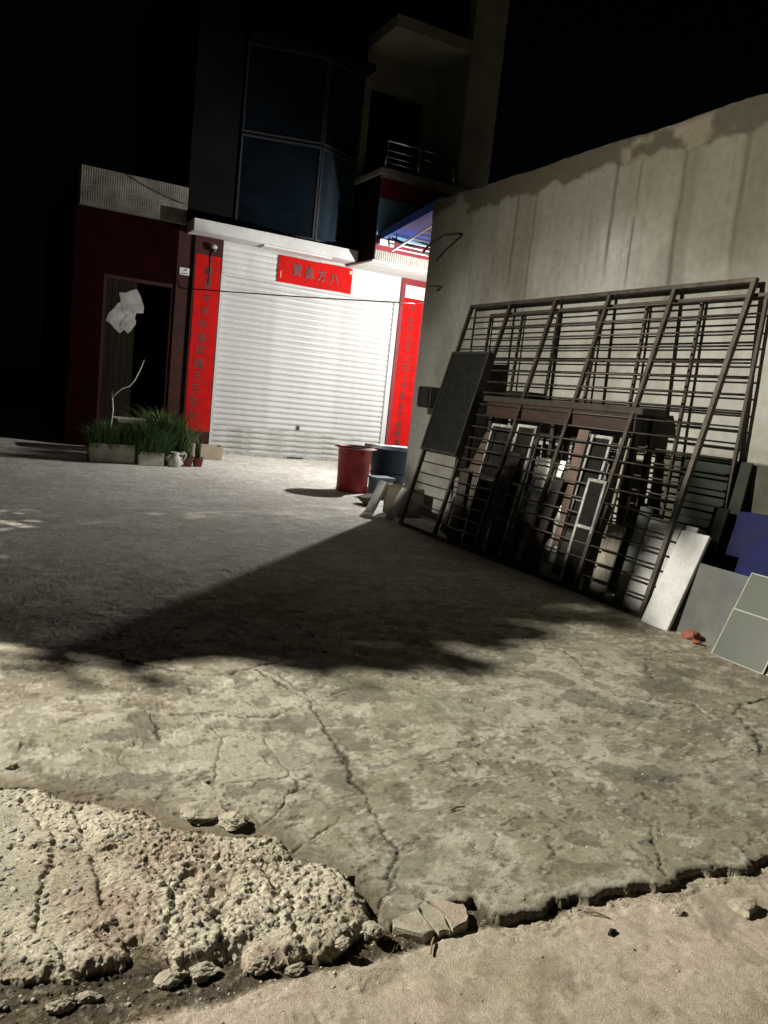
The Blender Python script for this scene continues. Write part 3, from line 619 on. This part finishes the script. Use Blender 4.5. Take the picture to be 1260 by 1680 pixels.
for i, (yy, w_, xx, L_, tw, lab) in enumerate([(6.38, .20, 4.60, 1.05, .12, 'dark narrow board tilted left between the two far casements'), (5.98, .16, 4.58, .72, -.14, 'short dark board in front of the crumpled metal sheet'), (5.62, .14, 4.57, .9, .1, 'dark tilted batten right of the crumpled metal sheet'), (5.22, .13, 4.56, .6, -.1, 'stubby dark board before the narrow casement'), (4.98, .1, 4.54, .78, .12, 'dark batten crossing behind the light grey plank'), (6.9, .16, 4.56, .8, -.16, 'dark board tilted right at the far end of the pile')]):
    board('scrap_board', lab, 'board', yy, w_, L_, xx, xx+.16, .014, m_dwood, tw, .003, 'dark boards in the pile')
board('plank', 'red-brown board standing in the middle of the pile', 'plank', 5.42, .15, 1.34, 4.66, 4.85, .02, mat('red_brown_board', (.14, .085, .065), (.08, .05, .04), scale=4, rough=.7, stretch=(6, 6, 1)))
board('plank', 'long light grey plank behind the near end of the grille', 'plank', 4.87, .115, 1.32, 4.62, 4.84, .03, m_plank, -.03)
board('plank', 'dark diagonal sheet at the far end of the pile', 'sheet', 7.0, .55, 1.22, 4.62, 4.87, .01, mat('dark_card', (.07, .055, .035), (.04, .03, .02), scale=4, rough=.8), .28).name = 'hardboard_sheet'
board('plank', 'short grey board with knots low behind the grille', 'plank', 4.70, .17, .62, 4.56, 4.66, .02, m_plank, .05)
pp = lean_frame(4.52, 4.60, 4.74, .78)[0]
tag(MB().tube([pp @ Vector((.0, q, .06)) for q in (0.012, .3, .6, .8)], [.055, .055, .055, .05], 16).build('pipe', mat('grey_green_pipe', (.26, .29, .26), (.17, .2, .18), scale=5, rough=.5), None, True), 'grey-green pipe leaning beside the white board', 'pipe')
board('foam_board', 'white board with square corners behind the near end of the grille', 'board', 4.22, .46, .74, 4.60, 4.78, .025, m_foam)
board('foam_board', 'white board leaning in front, just right of the big grille', 'board', 3.94, .25, .75, 4.42, 4.72, .03, m_foam, -.02)
board('board', 'dark green sheet against the wall at the near end of the pile', 'board', 4.22, .62, 1.24, 4.98, 5.15, .02, m_dgreen)
board('board', 'narrow black board between the dark green sheet and the white board', 'board', 3.99, .13, .90, 4.80, 5.02, .02, m_dscreen, -.02)
board('board', 'bright blue plastic sheet leaning on the wall by the glass', 'board', 3.52, .66, .93, 4.80, 5.08, .012, m_blue_b if False else mat('blue_plastic', (.009, .012, .075), (.008, .009, .035), scale=3, rough=.75, spec=.15), -.05)
tag(MB().lathe([(.0, 0), (.03, .005), (.035, .03), (.02, .05), (0, .055)], (5.06, 3.52, .915)).build('knob', mat('brass', (.4, .36, .25), (.3, .25, .15), scale=9, rough=.4, metal=.5), None, True), 'small pale knob on top of the blue sheet', 'knob')
m_pvc = mat('cloudy_plastic', (.20, .205, .19), (.10, .105, .10), scale=3, rough=.6, spec=.25, alpha=.5)
board('plastic_sheet', 'cloudy plastic sheet leaning below the blue sheet', 'sheet', 3.72, .62, .52, 4.50, 4.66, .004, m_pvc)
m_gl = mat('green_glass', (.062, .070, .05), (.04, .047, .035), scale=2, rough=.45, spec=.3)
m_gedge = mat('glass_edge', (.26, .29, .24), (.14, .16, .13), scale=9, rough=.4)
def pane_stack(label, y0, w_, L, bx, tx):
    r = thing('glass_pane', label, 'glass', (bx, y0+w_/2, 0), 'green glass panes by the wall')
    zt = math.sqrt(L*L-(tx-bx)**2); Mx, _ = lean_frame(y0, bx, tx, zt)
    MB().box(.008, w_-.008, .008, L-.008, 0, .012, Mx).build('pane', m_gl, r)
    for a_ in ((0, .008, 0, L), (w_-.008, w_, 0, L), (.008, w_-.008, 0, .008), (.008, w_-.008, L-.008, L)): MB().box(*a_, -.001, .014, Mx).build('glass_edge', m_gedge, r)
pane_stack('front pane of greenish glass with pale edges at the right edge', 2.96, .385, .34, 4.315, 4.46)
pane_stack('taller greenish glass pane leaning behind the front one', 2.72, .64, .60, 4.335, 4.60)
rr = random.Random(4)
def rock(name, label, cat, c, s, m, seed, group=None, parent=None, sub=2, flat=.75):
    bm = bmesh.new(); bmesh.ops.create_icosphere(bm, subdivisions=sub, radius=1)
    q = random.Random(seed); ax = [(Vector((q.gauss(0, 1), q.gauss(0, 1), q.gauss(0, 1))).normalized(), q.uniform(.55, .95)) for _ in range(9)]
    for v in bm.verts:
        for a, d in ax:
            t = v.co.dot(a)
            if t > d: v.co -= a*(t-d)
        if sub > 2: v.co *= 1 + .22*mnoise.fractal(v.co*2.6+Vector((seed, 0, 0)), .8, 2.2, 5)
        else: v.co *= 1+q.uniform(-.05, .05)
        v.co = Vector((v.co.x*s[0], v.co.y*s[1], v.co.z*s[2]*flat)) + Vector(c)
    me = bpy.data.meshes.new(name); bm.to_mesh(me); bm.free()
    o = link(name, me, m, parent)
    return tag(o, label, cat, group) if label else o
m_brick = mat('red_brick', (.30, .10, .06), (.18, .06, .04), scale=30, rough=.9, bump=.4)
rock('brick_piece', 'broken red brick lying at the foot of the wall', 'brick', (4.44, 3.62, .03), (.05, .09, .06), m_brick, 3)
rock('brick_piece', 'smaller brick crumb beside the broken red brick', 'brick', (4.38, 3.52, .02), (.03, .035, .03), m_brick, 8)
sackm = mat('dark_sack', (.05, .04, .028), (.03, .024, .017), scale=5, rough=.8, bump=.3, bscale=25)
rock('sack', 'dark bulging sack slumped low in the middle of the pile', 'sack', (4.78, 5.75, .22), (.10, .34, .32), sackm, 12, None, None, 3)
rock('sack', 'dark sack at the far end of the pile under the screen panel', 'sack', (4.85, 6.75, .26), (.12, .3, .36), sackm, 15, None, None, 3)
for i, (yy, xx, hh, lab) in enumerate([(7.45, 4.82, .42, 'white tile glinting low behind the far end of the grille'), (7.05, 4.66, .2, 'small white tile standing on the ground behind the grille'), (5.30, 4.55, .3, 'white scrap panel behind the lower middle bars')]):
    board('tile', lab, 'tile', yy, .16+.05*i, hh, xx, xx+.12, .012, m_foam, .1*(i-1))
# foam boards and carton at the far foot of the wall
ct = thing('carton', 'olive carton on the ground at the far foot of the wall', 'carton', (4.85, 8.55, 0))
B(4.70, 5.05, 8.34, 8.74, 0.005, .36).build('body', m_cart, ct, False, .006)
B(4.69, 4.88, 8.33, 8.75, .361, .372).build('flap', m_cart, ct)
def slab_lean(label, yc, w_, L, bx, tx, th): return board('foam_board', label, 'board', yc, w_, L, bx, tx, th, m_foam, .03, .006, 'white boards by the carton')
slab_lean('white foam slab leaning on the carton, nearest the red bucket', 8.78, .19, .43, 4.52, 4.68, .04)
slab_lean('white foam slab leaning on the carton, nearest the grille', 8.22, .17, .43, 4.50, 4.69, .04)
MB_ = B(4.505, 4.515, 8.1, 8.2, .2, .21)
rock('rubble', 'grey lump of concrete between the red bucket and the foam slab', 'rubble', (4.78, 9.35, .07), (.14, .2, .12), m_olive, 21)

# ------------------------------------------------------------------ buckets
m_rbk = mat('red_plastic', (.40, .020, .015), (.16, .018, .014), scale=3.5, rough=.6, lo=.3, hi=.6, stretch=(1, 1, .5))
rb = thing('red_bucket', 'big dirty red plastic bucket on the yard', 'bucket', (5.15, 10.62, 0))
MB().lathe([(0.000, .02), (0.214, .02), (0.223, .005), (0.231, .02), (0.235, .35), (0.254, .64), (0.276, .65), (0.276, .675), (0.254, .68), (0.244, .64), (0.239, .33), (0.217, .05), (0, .045)], (5.15, 10.62, 0), 36).build('body', m_rbk, rb, True)
MB().lathe([(.326, 0), (0.285, .004), (0.285, .022), (0.274, .026), (0.269, .013), (.326, 0)], (5.15, 10.62, .655), 36).build('rim', mat('dark_rim', (.12, .03, .03), (.06, .02, .02), scale=6, rough=.6), rb, True)
for sgn in (-1, 1): B(5.13, 5.17, 10.62+sgn*.283-.015, 10.62+sgn*.283+.015, .56, .65).build('lug', m_rbk, rb)
bb = thing('blue_bin', 'dark blue plastic bin standing behind the red bucket', 'bin', (5.95, 11.0, 0))
m_bbin = mat('dark_blue_plastic', (.008, .022, .042), (.005, .012, .022), scale=4, rough=.7, spec=.2)
MB().lathe([(.0, .012), (.24, .012), (.25, .03), (.33, .62), (.355, .63), (.355, .655), (.325, .655), (.24, .05), (0, .045)], (5.95, 11.0, 0), 32).build('body', m_bbin, bb, True)
MB().lathe([(.27, 0), (.285, .005), (.29, .03), (.275, .035)], (5.95, 11.0, .25), 32).build('band', m_bbin, bb, True)
wb = thing('plastic_crate', 'small pale blue crate in front of the blue bin', 'crate', (5.35, 10.05, 0))
m_pbl = mat('pale_blue', (.16, .21, .24), (.10, .14, .16), scale=6, rough=.6)
B(5.22, 5.50, 9.98, 10.24, .002, .27).build('body', m_pbl, wb, False, .01)
B(5.20, 5.52, 9.96, 10.26, .271, .30).build('rim', m_pbl, wb)
for k in range(3): B(5.27+k*.07, 5.31+k*.07, 9.972, 9.98, .16, .20).build('mark', m_grey, wb)
tag(MB().tube([(5.3, 10.6, .715), (5.6, 10.72, .705), (6.2, 10.95, .69)], .022, 10).build('white_pole', m_wst, None, True), 'white pole laid across the rims of bucket and bin', 'pole')

# ------------------------------------------------------------------ planters by the side door
m_stone = mat('stone_trough', (.50, .47, .41), (.32, .30, .25), scale=7, rough=.9, bump=.3)
m_styro = mat('styrofoam', (.62, .60, .55), (.45, .42, .36), scale=9, rough=.8, bump=.2)
m_soil = mat('soil', (.05, .035, .022), (.03, .02, .014), scale=30, rough=.95, bump=.5)
m_grass = mat('grass_blade', (.055, .13, .022), (.03, .08, .014), scale=3, rough=.6)
m_grass2 = mat('grass_blade_pale', (.10, .15, .035), (.05, .10, .02), scale=3, rough=.6)
def trough(name, label, cat, x0, x1, y0, y1, h, m, t=.04, bev=.012):
    r = thing(name, label, cat, ((x0+x1)/2, (y0+y1)/2, 0))
    bm = bmesh.new(); bmesh.ops.create_cube(bm, size=1)
    for v in bm.verts: v.co = Vector(((x0+x1)/2+v.co.x*(x1-x0)*(1 if v.co.z > 0 else .95), (y0+y1)/2+v.co.y*(y1-y0)*(1 if v.co.z > 0 else .93), h*(v.co.z+.5)))
    top = max(bm.faces, key=lambda f: f.calc_center_median().z)
    bmesh.ops.inset_region(bm, faces=[top], thickness=t); 
    for v in top.verts: v.co.z -= h*.3
    bmesh.ops.bevel(bm, geom=[e for e in bm.edges], offset=bev, segments=2, affect='EDGES', clamp_overlap=True)
    for v in bm.verts: v.co += Vector((random.uniform(-1, 1), random.uniform(-1, 1), 0))*.003
    me = bpy.data.meshes.new('body'); bm.to_mesh(me); bm.free(); link('body', me, m, r)
    B(x0+t*1.3, x1-t*1.3, y0+t*1.3, y1-t*1.3, h*.72, h*.78).build('soil', m_soil, r)
    return r
def tuft(name, label, x0, x1, y0, y1, z0, n, hmin, hmax, m, wid=.006, cat='plant', droop=.35):
    mb = MB()
    for _ in range(n):
        x, y = random.uniform(x0, x1), random.uniform(y0, y1); h = random.uniform(hmin, hmax)*(1-.35*abs((x-x0)/(x1-x0)*2-1)); a = random.uniform(0, 2*PI); d = random.uniform(.1, droop)*h
        dx, dy = math.cos(a), math.sin(a); px_, py_ = -dy*wid, dx*wid
        c = [(x, y, z0), (x+dx*d*.25, y+dy*d*.25, z0+h*.5), (x+dx*d*.6, y+dy*d*.6, z0+h*.85), (x+dx*d, y+dy*d, z0+h)]
        vs = []
        for i, p in enumerate(c[:3]): k = (1, .85, .5)[i]; vs += [(p[0]-px_*k, p[1]-py_*k, p[2]), (p[0]+px_*k, p[1]+py_*k, p[2])]
        vs.append(c[3]); mb.add(vs, [(0, 1, 3, 2), (2, 3, 5, 4), (4, 5, 6)])
    return tag(mb.build(name, m), label, cat, 'plants in the planters')
trough('stone_trough', 'long grey stone trough planter at the left end of the row', 'planter', 1.68, 2.37, 12.62, 12.98, .31, m_stone)
trough('foam_box', 'white foam box planter right of the stone trough', 'planter', 2.40, 2.80, 12.56, 12.92, .225, m_styro)
tuft('grass_plant', 'sparse dim grass growing in the stone trough', 1.66, 2.38, 12.62, 12.97, .22, 1500, .15, .5, m_grass, .005, droop=1.0)
tuft('grass_plant', 'thick green grassy clump growing in the foam box', 2.36, 2.86, 12.56, 12.94, .17, 2600, .15, .6, m_grass, .005, droop=1.3)
# back planter row behind
trough('foam_box', 'dark plastic box planter hidden behind the foam box', 'planter', 2.5, 3.15, 13.1, 13.45, .24, m_cart)
tuft('leafy_plant', 'pale-tipped leafy clump behind the white jug', 2.5, 3.3, 13.08, 13.46, .18, 2200, .2, .78, m_grass2, .008, droop=1.4)
jug = thing('plastic_jug', 'white handled jug standing right of the foam box', 'jug', (2.98, 12.66, 0))
MB().lathe([(0, .0), (.085, .0), (.10, .02), (.105, .10), (.075, .16), (.06, .19), (.07, .235), (.066, .235), (.052, .19), (0, .18)], (2.98, 12.66, 0)).build('body', m_styro, jug, True)
MB().tube([(3.04, 12.66, .22), (3.13, 12.66, .235), (3.155, 12.66, .19), (3.13, 12.66, .13), (3.075, 12.66, .11)], .014, 8).build('handle', m_white, jug, True)
cup = thing('mossy_pot', 'mossy grey pot squeezed between foam box and jug', 'pot', (2.86, 12.80, 0))
MB().lathe([(0, 0), (.06, 0), (.075, .10), (.08, .17), (.07, .17), (.06, .1), (0, .09)], (2.87, 12.84, 0)).build('body', m_cart, cup, True)
for i, (x, y, rr_, h, lab) in enumerate([(3.22, 12.78, .085, .14, 'small dark red flowerpot next to the jug'), (3.40, 12.86, .095, .155, 'reddish flowerpot at the right end of the row')]):
    pt = thing('flowerpot', lab, 'pot', (x, y, 0), 'flowerpots')
    MB().lathe([(0, 0), (rr_*.7, 0), (rr_*.95, h*.85), (rr_*1.08, h*.86), (rr_*1.08, h), (rr_*.95, h), (rr_*.9, h*.8), (0, h*.78)], (x, y, 0)).build('body', mat('terracotta_dark', (.20, .055, .04), (.12, .035, .025), scale=9, rough=.8), pt, True)
tuft('grass_plant', 'small pale seedling in the right flowerpot', 3.36, 3.44, 12.82, 12.9, .12, 60, .12, .42, m_grass2, .012)
tuft('grass_plant', 'tiny seedling in the dark red flowerpot', 3.19, 3.25, 12.75, 12.81, .11, 40, .08, .2, m_grass2, .01)
bs = thing('basin', 'beige rectangular basin near the shutter corner', 'basin', (3.95, 14.3, 0))
bs2 = trough('basin', 'beige rectangular basin near the shutter corner', 'basin', 3.62, 4.20, 14.15, 14.5, .26, mat('beige_plastic', (.40, .33, .25), (.32, .26, .19), scale=5, rough=.6), .03)
bpy.data.objects.remove(bs)
sk = thing('stone_sink', 'old concrete sink on a pedestal behind the plants', 'sink', (2.75, 14.2, 0))
m_sink = mat('sink_concrete', (.16, .14, .11), (.09, .08, .06), scale=6, rough=.9)
B(2.45, 3.05, 14.0, 14.4, 0, .44).build('pedestal', m_sink, sk)
B(2.30, 3.22, 13.9, 14.5, .441, .58).build('bowl', m_sink, sk)
B(2.28, 3.24, 13.88, 13.92, .56, .625).build('rim', m_stone, sk); B(2.28, 3.24, 14.48, 14.52, .56, .625).build('rim', m_stone, sk)
B(2.26, 2.30, 13.92, 14.48, .56, .62).build('rim', m_stone, sk); B(3.22, 3.26, 13.92, 14.48, .56, .62).build('rim', m_stone, sk)
br = thing('bare_branch', 'bare white forked stem rising from the stone trough', 'branch', (2.0, 12.8, .2))
m_bark = mat('pale_bark', (.70, .68, .60), (.5, .47, .4), scale=20, rough=.8)
MB().tube([(2.0, 12.8, .2), (2.0, 12.8, .55), (2.02, 12.8, .8), (2.0, 12.8, 1.0), (1.995, 12.8, 1.1)], [.013, .012, .012, .012, .006], 7).build('stem', m_bark, br, True)
MB().tube([(2.0, 12.8, 1.0), (2.06, 12.78, 1.08), (2.13, 12.77, 1.15), (2.24, 12.76, 1.20), (2.31, 12.75, 1.30), (2.36, 12.75, 1.42), (2.40, 12.75, 1.52), (2.43, 12.75, 1.62)], [.012, .011, .011, .010, .010, .009, .007, .003], 7).build('fork', m_bark, br, True)

# ------------------------------------------------------------------ broken concrete, stones and litter by the ledge
m_chunk = mat('concrete_chunk', (.44, .40, .32), (.30, .27, .2), scale=25, rough=.95, bump=.6, bscale=120)
m_chunk2 = mat('pinkish_chunk', (.46, .38, .32), (.34, .28, .22), scale=25, rough=.95, bump=.6, bscale=120)
def slabpiece(label, pts, z0, h, m, seed):
    q = random.Random(seed); P = []
    for i in range(len(pts)):
        a, b = pts[i], pts[(i+1) % len(pts)]
        for t in (0, .33, .66): P.append((a[0]+(b[0]-a[0])*t+q.uniform(-.005, .005), a[1]+(b[1]-a[1])*t+q.uniform(-.005, .005)))
    n = len(P); cx = sum(p[0] for p in P)/n; cy = sum(p[1] for p in P)/n
    rings = [(1.05, z0), (1.03, z0+h*.55), (1.01, z0+h*.88), (.97, z0+h)]
    vs = [(cx+(x-cx)*k+q.uniform(-.0015, .0015), cy+(y-cy)*k+q.uniform(-.0015, .0015), z_+q.uniform(-.0012, .0012)) for k, z_ in rings for x, y in P]
    fs = [(r*n+i, r*n+(i+1) % n, (r+1)*n+(i+1) % n, (r+1)*n+i) for r in range(3) for i in range(n)] + [tuple(3*n+i for i in range(n))]
    return tag(MB().add(vs, fs).build('slab_piece', m, None, False), label, 'concrete piece', 'broken slab pieces on the ledge')
slabpiece('leftmost broken slab piece on the ledge beside the rough apron', [(1.07, 1.66), (1.12, 1.61), (1.16, 1.62), (1.175, 1.76), (1.10, 1.80)], -.06, .058, m_chunk, 1)
slabpiece('narrow broken slab piece between two cracks on the ledge', [(1.168, 1.617), (1.205, 1.60), (1.22, 1.66), (1.20, 1.75), (1.183, 1.75)], -.06, .058, m_chunk, 2)
slabpiece('right broken slab piece hanging over the dirt gap', [(1.218, 1.60), (1.29, 1.625), (1.30, 1.68), (1.25, 1.72), (1.215, 1.745), (1.23, 1.66)], -.06, .060, m_chunk2, 3)
CH = [(.72, 2.36, .075, .06, .035, 'flat concrete lump lying at the top edge of the apron'), (.80, 2.27, .05, .05, .035, 'dark concrete lump right of the flat one at the apron edge'), (.47, 1.70, .035, .03, .022, 'knobbly concrete chunk fallen below the apron edge'), (.55, 1.69, .045, .028, .022, 'bigger knobbly chunk next to it below the apron'), (.68, 1.655, .03, .025, .02, 'chunk under the middle of the apron edge'),
      (.23, 1.70, .03, .022, .018, 'pale loose chunk in the dirt at lower left'), (.29, 1.705, .032, .018, .016, 'flat pale chunk beside the lower left one'), (.18, 2.84, .025, .015, .014, 'small stone on the yard above the apron'), (.37, 1.655, .009, .008, .007, 'single bright pebble in the dirt gap'), (1.0, 1.665, .03, .03, .025, 'rounded chunk at the right tip of the apron'), (.90, 1.635, .025, .022, .02, 'small chunk just left of the apron tip'), (.77, 1.625, .028, .022, .02, 'chunk poking from the apron underside')]
for i, (x, y, a, b_, c_, lab) in enumerate(CH): rock('concrete_chunk', lab, 'concrete piece', (x, y, ground_z(x, y)+c_*.35), (a, b_, c_), m_chunk, 40+i, 'loose concrete chunks', None, 4)
rock('stone', 'pale stone set in the road at the right edge', 'stone', (2.16, 1.40, ground_z(2.16, 1.40)+.008), (.06, .045, .03), m_chunk, 77, None, None, 3)
rock('stone', 'grey stone half sunk in the road left of the pale one', 'stone', (1.93, 1.46, ground_z(1.93, 1.46)+.003), (.025, .018, .012), m_chunk2, 78, None, None, 3)
m_pebs = [mat('pebble_grey', (.30, .29, .27), (.2, .19, .18), scale=40, rough=.8), mat('pebble_pale', (.52, .48, .40), (.4, .37, .3), scale=40, rough=.85), mat('pebble_dark', (.20, .18, .155), (.12, .11, .10), scale=40, rough=.7)]
# gravel: countless small stones, one stuff object per tone
gv = random.Random(9); sets = [MB(), MB(), MB()]
ico = bmesh.new(); bmesh.ops.create_icosphere(ico, subdivisions=1, radius=1); iv = [v.co.copy() for v in ico.verts]; ifc = [tuple(v.index for v in f.verts) for f in ico.faces]; ico.free()
cnt = 0
while cnt < 1500:
    k = gv.random()
    if k < .42: x, y = gv.uniform(-.1, 1.05), gv.uniform(1.66, 2.7)
    elif k < .66: x, y = gv.uniform(-.1, 2.2), gv.uniform(1.5, 1.8)
    else: x, y = gv.uniform(0, 3.5), gv.uniform(1.0, 4.2)
    j, i = int(np.searchsorted(gy, y)), int(np.searchsorted(gx, x)); c_ = cls[j, i]
    if k < .42 and c_ != 1: continue
    if .42 <= k < .66 and c_ != 2: continue
    r = gv.choice([.003, .004, .005, .006, .008, .011] if c_ == 1 else [.002, .003, .003, .004, .006])
    sx, sy, sz = r*gv.uniform(.8, 1.5), r*gv.uniform(.7, 1.1), r*gv.uniform(.5, .8); an = gv.uniform(0, PI); ca, sa = math.cos(an), math.sin(an); z_ = Z[j, i]-sz*.25
    sets[0 if k*97 % 1 < .35 else (1 if k*97 % 1 < .85 else 2)].add([(x+ca*v.x*sx-sa*v.y*sy, y+sa*v.x*sx+ca*v.y*sy, z_+v.z*sz) for v in iv], ifc); cnt += 1
for s_, m_, lb in zip(sets, m_pebs, ('grey', 'pale', 'dark')):
    o = s_.build('gravel', m_, None, True); o['kind'] = 'stuff'; o['label'] = lb + ' gravel bits in the apron and dirt gap'; o['category'] = 'gravel'
m_twig = mat('twig', (.35, .26, .14), (.2, .14, .08), scale=30, rough=.8)
for i, (x, y, a, L, lab, m_) in enumerate([(1.68, 1.535, -.75, .075, 'bent yellow twig across the shadow line by the ledge', m_twig), (1.665, 1.455, .25, .03, 'dark flat chip on the road below the twig', m_black), (1.58, 2.14, .1, .06, 'thin dark stick on the yard slab', mat('dark_twig', (.05, .035, .025), (.03, .02, .015), scale=20)), (1.14, 1.58, .9, .07, 'short dry straw in the dirt under the slab pieces', m_twig)]):
    z_ = ground_z(x, y); d = Vector((math.cos(a), math.sin(a), 0))*L/2; c_ = Vector((x, y, z_+.006))
    tag(MB().tube([c_-d, c_+Vector((0, .004, .004)), c_+d], [.0025, .0032, .002] if i != 1 else [.007, .008, .006], 6).build('twig', m_), lab, 'twig', 'litter by the ledge')
o = tuft('dry_grass', 'dry dark grass tuft in the crack at the apron tip', 1.02, 1.1, 1.60, 1.70, -.05, 90, .02, .06, mat('dry_grass', (.08, .075, .035), (.05, .04, .02), scale=5), .0015, 'grass', 1.0)
o['group'] = 'weeds'

# ------------------------------------------------------------------ lamps of the place
lp = thing('lantern_post', 'bright lantern on a post in the side court behind the wall', 'lamp', (7.7, 11.9, 0))
MB().tube([(7.7, 11.9, -.05), (7.7, 11.9, 2.7)], .035, 10).build('post', m_black, lp, True)
MB().tube([(7.7, 11.9, 2.68), (7.7, 11.9, 2.72)], .09, 14).build('base_plate', m_black, lp, True)
MB().lathe([(0, -.055), (.035, -.045), (.055, 0), (.035, .045), (0, .055)], (7.7, 11.82, 2.77), 14).build('bulb', emat('lamp_bulb', (1, 1, .95), 20), lp, True).visible_shadow = True
A = bpy.data.objects.new('lantern_light', bpy.data.lights.new('lantern_light', 'POINT')); COL.objects.link(A)
A.location = (7.7, 11.8, 2.90); A.data.energy = 1250; A.data.shadow_soft_size = .05; A.data.color = (1, .985, .97); A.parent = lp; A.matrix_parent_inverse = Matrix.Translation(-lp.location)
MB().lathe([(.21, 0), (.215, .006), (.03, .10), (0, .105)], (7.7, 11.8, 3.06), 24).build('lamp_shade', m_black, lp, True)
for a_ in (0, 2.1, 4.2): MB().tube([(7.7+.085*math.cos(a_), 11.9+.085*math.sin(a_), 2.71), (7.7+.16*math.cos(a_), 11.8+.16*math.sin(a_), 3.065)], .006, 5).build('shade_rod', m_black, lp, True)
sl = thing('street_lamp', 'tall street lamp on the left shining over the road', 'lamp', (-5.2, 7.0, 0))
MB().tube([(-5.4, 7.2, -.05), (-5.4, 7.2, 6.1), (-5.35, 7.15, 6.3), (-5.05, 6.9, 6.38)], .05, 10).build('pole', m_grey, sl, True)
Lpos = Vector((-5.0, 6.85, 6.2)); aim = Vector((4.4, 2.7, 0))
dirv = (aim-Lpos).normalized(); Mx = Matrix.Translation(Lpos) @ dirv.to_track_quat('-Z', 'Y').to_matrix().to_4x4()
MB().box(-.2, .2, -.14, .14, .03, .16, Mx).build('lamp_head', m_grey, sl)
MB().box(-.17, .17, -.11, .11, .018, .029, Mx).build('lamp_lens', emat('lamp_lens', (1, .93, .75), 8), sl)
Bl = bpy.data.objects.new('street_light', bpy.data.lights.new('street_light', 'SPOT')); COL.objects.link(Bl)
Bl.matrix_world = Mx; Bl.data.energy = 8700; Bl.data.spot_size = math.radians(82); Bl.data.spot_blend = 1.0; Bl.data.shadow_soft_size = .07; Bl.data.color = (1, .95, .82)
# ------------------------------------------------------------------ trees left of the yard that throw the leafy shadow
def tree(label, x, y, zc, rx, ry, rz, n, seed):
    q = random.Random(seed); t = thing('small_tree', label, 'tree', (x, y, 0))
    pts = [(x, y, -.1), (x+.05, y, zc*.4), (x-.04, y+.05, zc*.8), (x, y, zc+rz*.5)]
    mb = MB().tube(pts, [.09, .075, .055, .02], 9)
    for _ in range(14):
        a = q.uniform(0, 2*PI); z_ = q.uniform(-.4, .6)
        mb.tube([(x, y, zc-rz*.5+z_*.3), (x+math.cos(a)*rx*.4, y+math.sin(a)*ry*.4, zc+z_*rz*.5), (x+math.cos(a)*rx*.85, y+math.sin(a)*ry*.85, zc+z_*rz)], [.03, .02, .006], 6)
    mb.build('trunk', m_dwood, t, True)
    cr = MB()
    cl_ = [(q.gauss(0, .5), q.gauss(0, .5), q.gauss(0, .5)) for _ in range(34)]
    for _ in range(n):
        c = q.choice(cl_); p = Vector((c[0]+q.gauss(0, .17), c[1]+q.gauss(0, .17), c[2]+q.gauss(0, .17)))
        if q.random() < .4: p = Vector((q.gauss(0, 1), q.gauss(0, 1), q.gauss(0, 1))).normalized()*q.random()**.4*.86
        if p.length > 1: p = p.normalized()*q.uniform(.7, 1)
        p = Vector((x+p.x*rx, y+p.y*ry, zc+p.z*rz)); s_ = q.uniform(.06, .12)
        u_ = Vector((q.gauss(0, 1), q.gauss(0, 1), q.gauss(0, .6))).normalized(); v_ = u_.orthogonal().normalized()
        cr.add([p-u_*s_, p+v_*s_*.45, p+u_*s_, p-v_*s_*.45], [(0, 1, 2, 3)])
    for _ in range(46):
        a = Vector((q.gauss(0, 1), q.gauss(0, 1), q.gauss(0, 1))).normalized()*q.uniform(.98, 1.22)
        for _k in range(q.randint(10, 34)):
            p = Vector((x+a.x*rx+q.gauss(0, .07), y+a.y*ry+q.gauss(0, .07), zc+a.z*rz+q.gauss(0, .05))); s_ = q.uniform(.05, .1)
            u_ = Vector((q.gauss(0, 1), q.gauss(0, 1), q.gauss(0, .6))).normalized(); v_ = u_.orthogonal().normalized()
            cr.add([p-u_*s_, p+v_*s_*.45, p+u_*s_, p-v_*s_*.45], [(0, 1, 2, 3)])
    cr.build('crown', mat('tree_leaf', (.06, .11, .03), (.035, .07, .02), scale=3, rough=.6), t)
tree('broad bushy tree beside the yard, nearer the road', -1.75, 6.52, 3.56, .85, .80, .64, 14000, 3)
tree('thin small tree beside the yard, nearer the house', -1.75, 7.9, 2.9, 1.0, 1.0, 1.1, 900, 5)
tree('low shrub tree at the near corner of the yard', -1.85, 5.75, 1.9, .7, .6, .62, 6000, 8)
tree('loose shrub leaning between the tree and the low shrub', -1.8, 5.78, 3.05, .6, .45, .46, 1300, 11)
